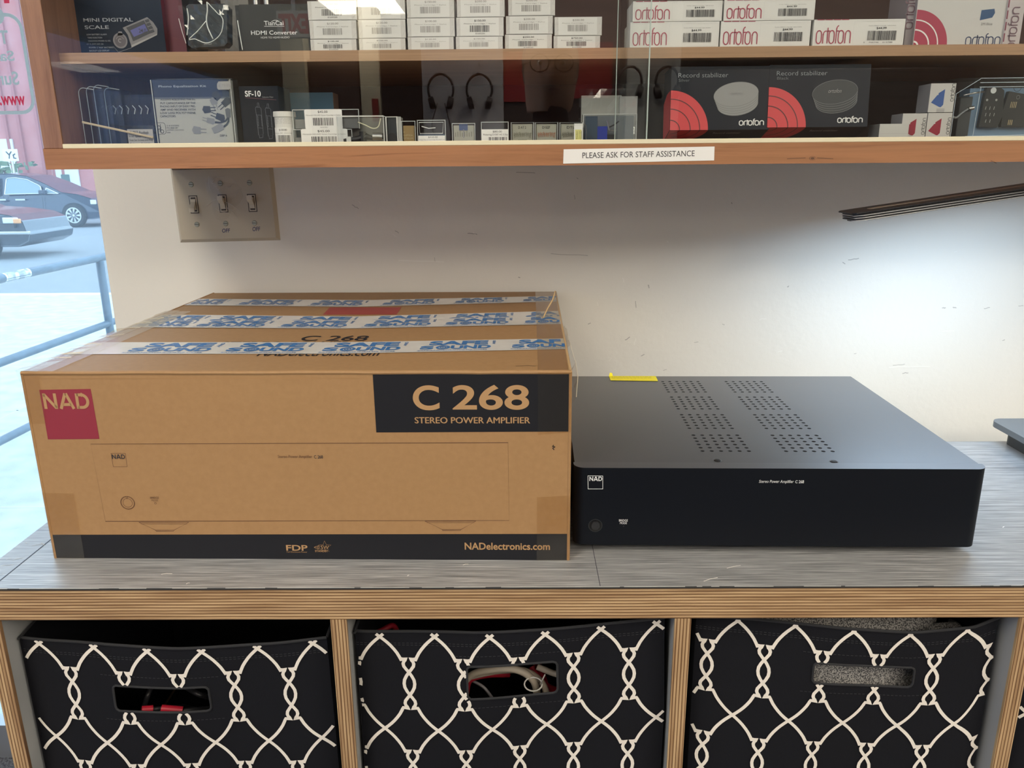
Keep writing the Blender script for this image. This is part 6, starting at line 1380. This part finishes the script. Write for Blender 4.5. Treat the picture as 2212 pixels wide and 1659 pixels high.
# ------------------------------------------------------------------ the shop behind the camera (seen only mirrored in the case glass)
def shop_back():
    YB = -3.75
    def rr(px, py, y=YB): return RU(px, py, y)
    M_pan = mat('display_panel_white', (.50, .49, .52), .6); M_dkw = mat('shop_dark_shelving', (.05, .04, .04), .7)
    a, b = rr(916, 300), rr(1086, 60)
    t = thing('display_wall', ((a.x+b.x)/2, YB-.05, -.8), 'white freestanding display wall with hooks behind the photographer', 'display wall')
    MB().box((a.x, YB-.08, -.8), (b.x, YB, 1.45), M_pan).build('panel', t)
    for px in (952, 1036):
        h = rr(px, 150); MB().tube([h+V3((0, 0, .02)), h+V3((0, .06, .015)), h+V3((0, .07, .035))], .003, M_steel, 8).build('hook', t)
    M_hp = mat('headphone_black', (.015, .012, .014), .5)
    for i, (px, lab) in enumerate(((953, 'black headphones on the left hook of the display wall, with dangling lead'), (1036, 'black headphones on the right hook of the display wall'))):
        c = rr(px, 195); c.y = YB+.035; k = 3.95/1698
        th = thing('headphones', c, lab, 'headphones', 'headphones on the display wall'); r = 29*k
        MB().tube([c+V3((r*math.cos(q), 0, r*math.sin(q)*1.15)) for q in [math.radians(-28+236*j/24) for j in range(25)]], .006, M_hp, 8).build('headband', th, smooth=True)
        for s in (-1, 1):
            e = c+V3((s*r*.62, 0, -r*.95)); m = MB(); m.cyl(e+V3((-s*.006, 0, 0)), .034, s*.028, M_hp, ax=(1, 0, -.25*s), n=24, r2=.028); m.build('ear_cup', th, bevel=.004)
        if i == 0: MB().tube(spline([c+V3((-.02, 0, -r)), c+V3((-.05, .01, -.2)), c+V3((.03, .01, -.32)), c+V3((.05, 0, -.22)), c+V3((.02, 0, -r))], 30), .003, M_hp, 6).build('lead', th, smooth=True)
    for i, (x0, x1, y0, y1, m, lab) in enumerate(((1088, 1135, 110, 220, mat('poster_red', (.34, .02, .025), .6), 'red poster behind the photographer, beside the white display wall'), (1225, 1325, 90, 212, mat('poster_deep_red', (.26, .015, .02), .6), 'deep red poster behind the photographer, to the right'))):
        p, q = rr(x0, y1), rr(x1, y0); b_ = MB(); b_.box((p.x, YB-.02, p.z), (q.x, YB-.01, q.z), m)
        tag(b_.build('poster', loc=((p.x+q.x)/2, YB-.015, p.z)), lab, 'poster')
    p, q = rr(1086, 320), rr(1345, -40)
    d = MB(); d.box((p.x+.005, YB-.3, -.8), (q.x, YB-.025, 1.45), M_dkw); tag(d.build('dark_cabinet', loc=((p.x+q.x)/2, YB-.15, -.8)), 'tall dark cabinet carrying the red posters', 'cabinet')
    p, q = rr(1350, 320), rr(1480, -40)
    t = thing('grey_partition', ((p.x+q.x)/2, YB-.04, -.8), 'grey partition panel with two headphones to the right of the dark cabinet', 'partition')
    MB().box((p.x, YB-.08, -.8), (q.x, YB, 1.45), mat('partition_grey', (.26, .27, .27), .6)).build('panel', t)
    for i, px in enumerate((1352, 1432)):
        c = rr(px+8, 175); c.y = YB+.035; r = 26*3.95/1698
        th = thing('headphones', c, ['black headphones at the left of the grey partition', 'black headphones at the right of the grey partition'][i], 'headphones', 'headphones on the grey partition')
        MB().tube([c+V3((r*math.cos(q_), 0, r*math.sin(q_)*1.15)) for q_ in [math.radians(-28+236*j/24) for j in range(25)]], .007, M_hp, 8).build('headband', th, smooth=True)
        for s in (-1, 1):
            e = c+V3((s*r*.7, 0, -r*.9)); m = MB(); m.cyl(e+V3((-s*.006, 0, 0)), .036, s*.03, M_hp, ax=(1, 0, -.25*s), n=24, r2=.03); m.build('ear_cup', th, bevel=.004)
    # cream posts farther back
    for i, (x0, x1) in enumerate(((617, 665), (782, 824))):
        y = -6.2; p, q = RU(x0, 250, y), RU(x1, 250, y); m = MB(); m.box((p.x, y-.2, -.8), (q.x, y, 1.645), mat('cream_post', (.60, .56, .42), .6))
        if i: e = RU(810, 230, y); m.box((e.x-.02, y, e.z-.12), (e.x+.03, y+.03, e.z+.06), mat('alarm_red', (.35, .03, .02), .5))
        m.build('trim_%d' % (i+1))['kind'] = 'structure'
    # lower dark fixtures filling the back
    for i, (x0, x1, y, zt, lab) in enumerate(((668, 780, -6.3, 1.25, 'dark wooden record bin between the cream posts'), (826, 914, -5.5, 1.3, 'dark wooden shelving right of the cream posts'), (1485, 2100, -4.4, .95, 'long grey-brown shelving at the right of the shop'))):
        p, q = RU(x0, 250, y), RU(x1, 250, y)
        tag(MB().box((p.x, y-.4, -.8), (q.x, y, zt), mat('shelving_brown%d' % i, [(.07, .045, .04), (.06, .04, .035), (.11, .10, .10)][i], .7)).build('shop_shelving', loc=((p.x+q.x)/2, y-.2, -.8), bevel=.01), lab, 'shelving')
    # exit sign facing the counter
    y = -3.4; p, q = RU(600, 80, y), RU(668, 22, y)
    t = thing('exit_sign', ((p.x+q.x)/2, y-.03, p.z), 'white exit sign with red letters hanging behind the photographer', 'sign')
    m = MB(); m.box((p.x, y-.05, p.z), (q.x, y, q.z), mat('sign_white', (.62, .62, .60), .5)); F = PL((q.x, y, p.z), (-1, 0, 0), (0, 0, 1)); w, h = q.x-p.x, q.z-p.z
    m.text(F, 'EXIT', w*.06, h*.12, w*.94, h*.88, mat('exit_red', (.62, .02, .05), .5), .05, .002); m.build('sign_body', t)
    MB().box(((p.x+q.x)/2-.01, y-.035, q.z), ((p.x+q.x)/2+.01, y-.015, 1.645), M_steel).build('hanger', t)
    # bluish house block added outside the side window to tint the glass reflection
    tag(MB().box((-17, -90, ZS), (-13, 4, 16), mat('backdrop_slate_blue', (.15, .17, .27), .8)).build('backdrop_house_row', loc=(-15, -40, ZS)), 'slate blue house block added to tint the case glass reflection', 'building')
    struct(MB().box((-40, -95, ZS-.3), (-3.75, 9, ZS), MATS['asphalt']).build('side_street'))
shop_back()

# ------------------------------------------------------------------ the photographer, mirrored in the glass
def person():
    skin = mat('skin', (.55, .33, .24), .5); shirt = mat('black_shirt', (.012, .012, .014), .85); hair = mat('grey_hair', (.30, .28, .26), .8); lips = mat('lips', (.36, .15, .13), .5)
    H = RU(1190, 140, -1.65); hx, hz = H.x, H.z            # between the eyes
    t = thing('person', (hx, -1.68, -.80), 'person in black shirt and round glasses holding up a phone, mirrored in the glass', 'person')
    def skin_mesh(name, pts, edges, rad, m, parent, root=0, lvl=2):
        me = bpy.data.meshes.new(name); L = V3(t.location); me.from_pydata([V3(p)-L for p in pts], edges, []); me.update()
        o = bpy.data.objects.new(name, me); COL.objects.link(o); o.parent = parent
        sk = o.modifiers.new('skin', 'SKIN'); sk.use_smooth_shade = True
        for i, r in enumerate(rad):
            d = me.skin_vertices[0].data[i]; d.radius = r if isinstance(r, tuple) else (r, r); d.use_root = (i == root)
        ss = o.modifiers.new('sub', 'SUBSURF'); ss.levels = ss.render_levels = lvl
        me.materials.append(m); return o
    y = -1.68; ph = V3((-.005, CP.y-.075, CP.z+.005))       # the phone just behind the lens
    sh = hz-.29; hip = hz-.72
    P = [(hx, y, hip), (hx, y, hip+.18), (hx, y+.01, sh-.12), (hx, y, sh-.01), (hx, y+.005, sh+.07), (hx, y+.02, hz-.09),
         (hx-.17, y, sh-.015), (hx-.23, y+.06, sh-.26), (ph.x-.11, ph.y-.11, ph.z-.09), (hx+.17, y, sh-.015), (hx+.23, y+.06, sh-.26), (ph.x+.11, ph.y-.11, ph.z-.09),
         (hx-.09, y, hip-.06), (hx-.10, y+.02, hip-.48), (hx-.10, y, -.73), (hx+.09, y, hip-.06), (hx+.10, y+.02, hip-.48), (hx+.10, y, -.73)]
    E_ = [(0, 1), (1, 2), (2, 3), (3, 4), (4, 5), (3, 6), (6, 7), (7, 8), (3, 9), (9, 10), (10, 11), (0, 12), (12, 13), (13, 14), (0, 15), (15, 16), (16, 17)]
    Rr = [(.15, .11), (.145, .10), (.17, .11), (.11, .085), (.058, .058), (.055, .055), .062, .045, .030, .062, .045, .030, .085, .06, .045, .085, .06, .045]
    skin_mesh('body', P, E_, Rr, shirt, t)
    # head: shaped ellipsoid
    m = MB(); n1, n2 = 24, 30; vs = []; c = V3((hx, y+.0, hz-.0))
    for j in range(n1+1):
        th = math.pi*j/n1; zz = math.cos(th); s = math.sin(th)
        for i in range(n2):
            a = 2*math.pi*i/n2; dx, dy = math.sin(a), math.cos(a)      # +y faces the glass
            rx, ry, rz = .077, .094, (.118 if zz > 0 else .128)
            jaw = 1-.10*max(0, -zz)**1.5; s = s**.8 if zz < 0 else s; X, Y_, Z = rx*s*dx*jaw, ry*s*dy*(jaw if dy > 0 else 1-.2*max(0, -zz)), rz*zz
            if dy > .2 and abs(X) < .03:
                g = math.exp(-((Z+.035)/.022)**2)*math.exp(-(X/.012)**2); Y_ += .020*g           # nose
                Y_ += .008*math.exp(-((Z+.068)/.010)**2)*math.exp(-(X/.022)**2)*dy              # lips
                Y_ += .008*math.exp(-((Z+.105)/.014)**2)*math.exp(-(X/.02)**2)*dy                # chin
            if dy > .2: Y_ -= .010*math.exp(-(Z/.015)**2)*(math.exp(-((abs(X)-.031)/.016)**2))    # eye sockets
            vs.append(c+V3((X, Y_, Z)))
    m.add(vs, [(j*n2+i, j*n2+(i+1) % n2, (j+1)*n2+(i+1) % n2, (j+1)*n2+i) for j in range(n1) for i in range(n2)], skin); m.build('head', t, smooth=True)
    m = MB()
    for s in (-1, 1):
        m.add([c+V3((s*(.076+.008*math.sin(q)), -.002+.012*math.cos(q), -.02+.030*math.sin(q))) for q in [2*math.pi*k/12 for k in range(12)]]+[c+V3((s*.074, 0, -.02))], [(k, (k+1) % 12, 12) for k in range(12)], skin)
    m.build('ear', t)
    for s in (-1, 1):
        e = c+V3((s*.031, .0735, 0)); m = MB(); m.cyl(e, .010, .006, mat('eye_white', (.7, .7, .68), .3), ax=(0, 1, 0), n=16, r2=.006); m.cyl(e+V3((0, .004, 0)), .005, .0028, M_black, ax=(0, 1, 0), n=12); m.build('eye', t)
    MB().tube([c+V3((-.024, .080, -.070)), c+V3((0, .086, -.069)), c+V3((.024, .080, -.070))], [.002, .0042, .002], lips, 8).build('mouth', t, smooth=True)
    m = MB()
    for s in (-1, 1):
        m.tube([c+V3((s*.034+.026*math.cos(q), .094, -.002+.023*math.sin(q))) for q in [2*math.pi*k/24 for k in range(25)]], .0018, M_black, 6)
        m.tube([c+V3((s*.060, .092, 0)), c+V3((s*.080, .03, .002)), c+V3((s*.081, -.01, -.004))], .0016, M_black, 6)
    m.tube([c+V3((-.009, .095, .004)), c+V3((0, .097, .007)), c+V3((.009, .095, .004))], .0016, M_black, 6); tag(m.build('glasses', t), 'round dark-rimmed glasses')
    vs = []
    for j in range(13):
        th = math.pi*.62*j/12
        for i in range(n2):
            a = 2*math.pi*i/n2; k = 1 if math.cos(a) < .25 or th < math.pi*.30 else 0
            tt = th if k else math.pi*.30; vs.append(c+V3((.083*math.sin(tt)*math.sin(a), .099*math.sin(tt)*math.cos(a)-.004, .126*math.cos(tt)+.002)))
    MB().add(vs, [(j*n2+i, j*n2+(i+1) % n2, (j+1)*n2+(i+1) % n2, (j+1)*n2+i) for j in range(12) for i in range(n2)], hair).build('hair', t, smooth=True)
    # hands around the phone edges
    for s in (-1, 1):
        w = V3((ph.x+s*.11, ph.y-.11, ph.z-.09)); pm = V3((ph.x+s*.088, ph.y-.035, ph.z-.03))
        pts = [w, w.lerp(pm, .5), pm]; ed = [(0, 1), (1, 2)]; rad = [(.026, .026), (.030, .018), (.034, .016)]
        for f in range(4):
            b_ = len(pts); z = .028-.018*f; ln = (.9, 1.0, .95, .75)[f]
            pts += [pm+V3((-s*.002, .018, z)), pm+V3((-s*.008, .018+.026*ln, z+.004)), pm+V3((-s*.020, .020+.030*ln, z+.006)), pm+V3((-s*.020-s*.018*ln, .018+.024*ln, z+.006))]
            ed += [(2, b_), (b_, b_+1), (b_+1, b_+2), (b_+2, b_+3)]; rad += [.0095, .0088, .0082, .0072]
        b_ = len(pts); pts += [pm+V3((-s*.012, -.012, -.005)), pm+V3((-s*.030, -.010, .012)), pm+V3((-s*.045, -.004, .026))]; ed += [(1, b_), (b_, b_+1), (b_+1, b_+2)]; rad += [.012, .0105, .009]
        skin_mesh('hand', pts, ed, rad, skin, t, 0, 2)
    p = MB(); p.box((ph.x-.074, ph.y-.006, ph.z-.036), (ph.x+.074, ph.y+.002, ph.z+.036), M_black)
    F = PL((ph.x, ph.y+.002, ph.z), (-1, 0, 0), (0, 0, 1)); p.ring(F, -.055, .018, 0, .007, mat('phone_glass', (.02, .02, .025), .1), h=.0008); p.ring(F, -.055, -.006, 0, .007, MATS['phone_glass'], h=.0008)
    tag(p.build('phone', loc=ph, bevel=.004), 'black phone held level in both hands of the photographer', 'phone')
person()
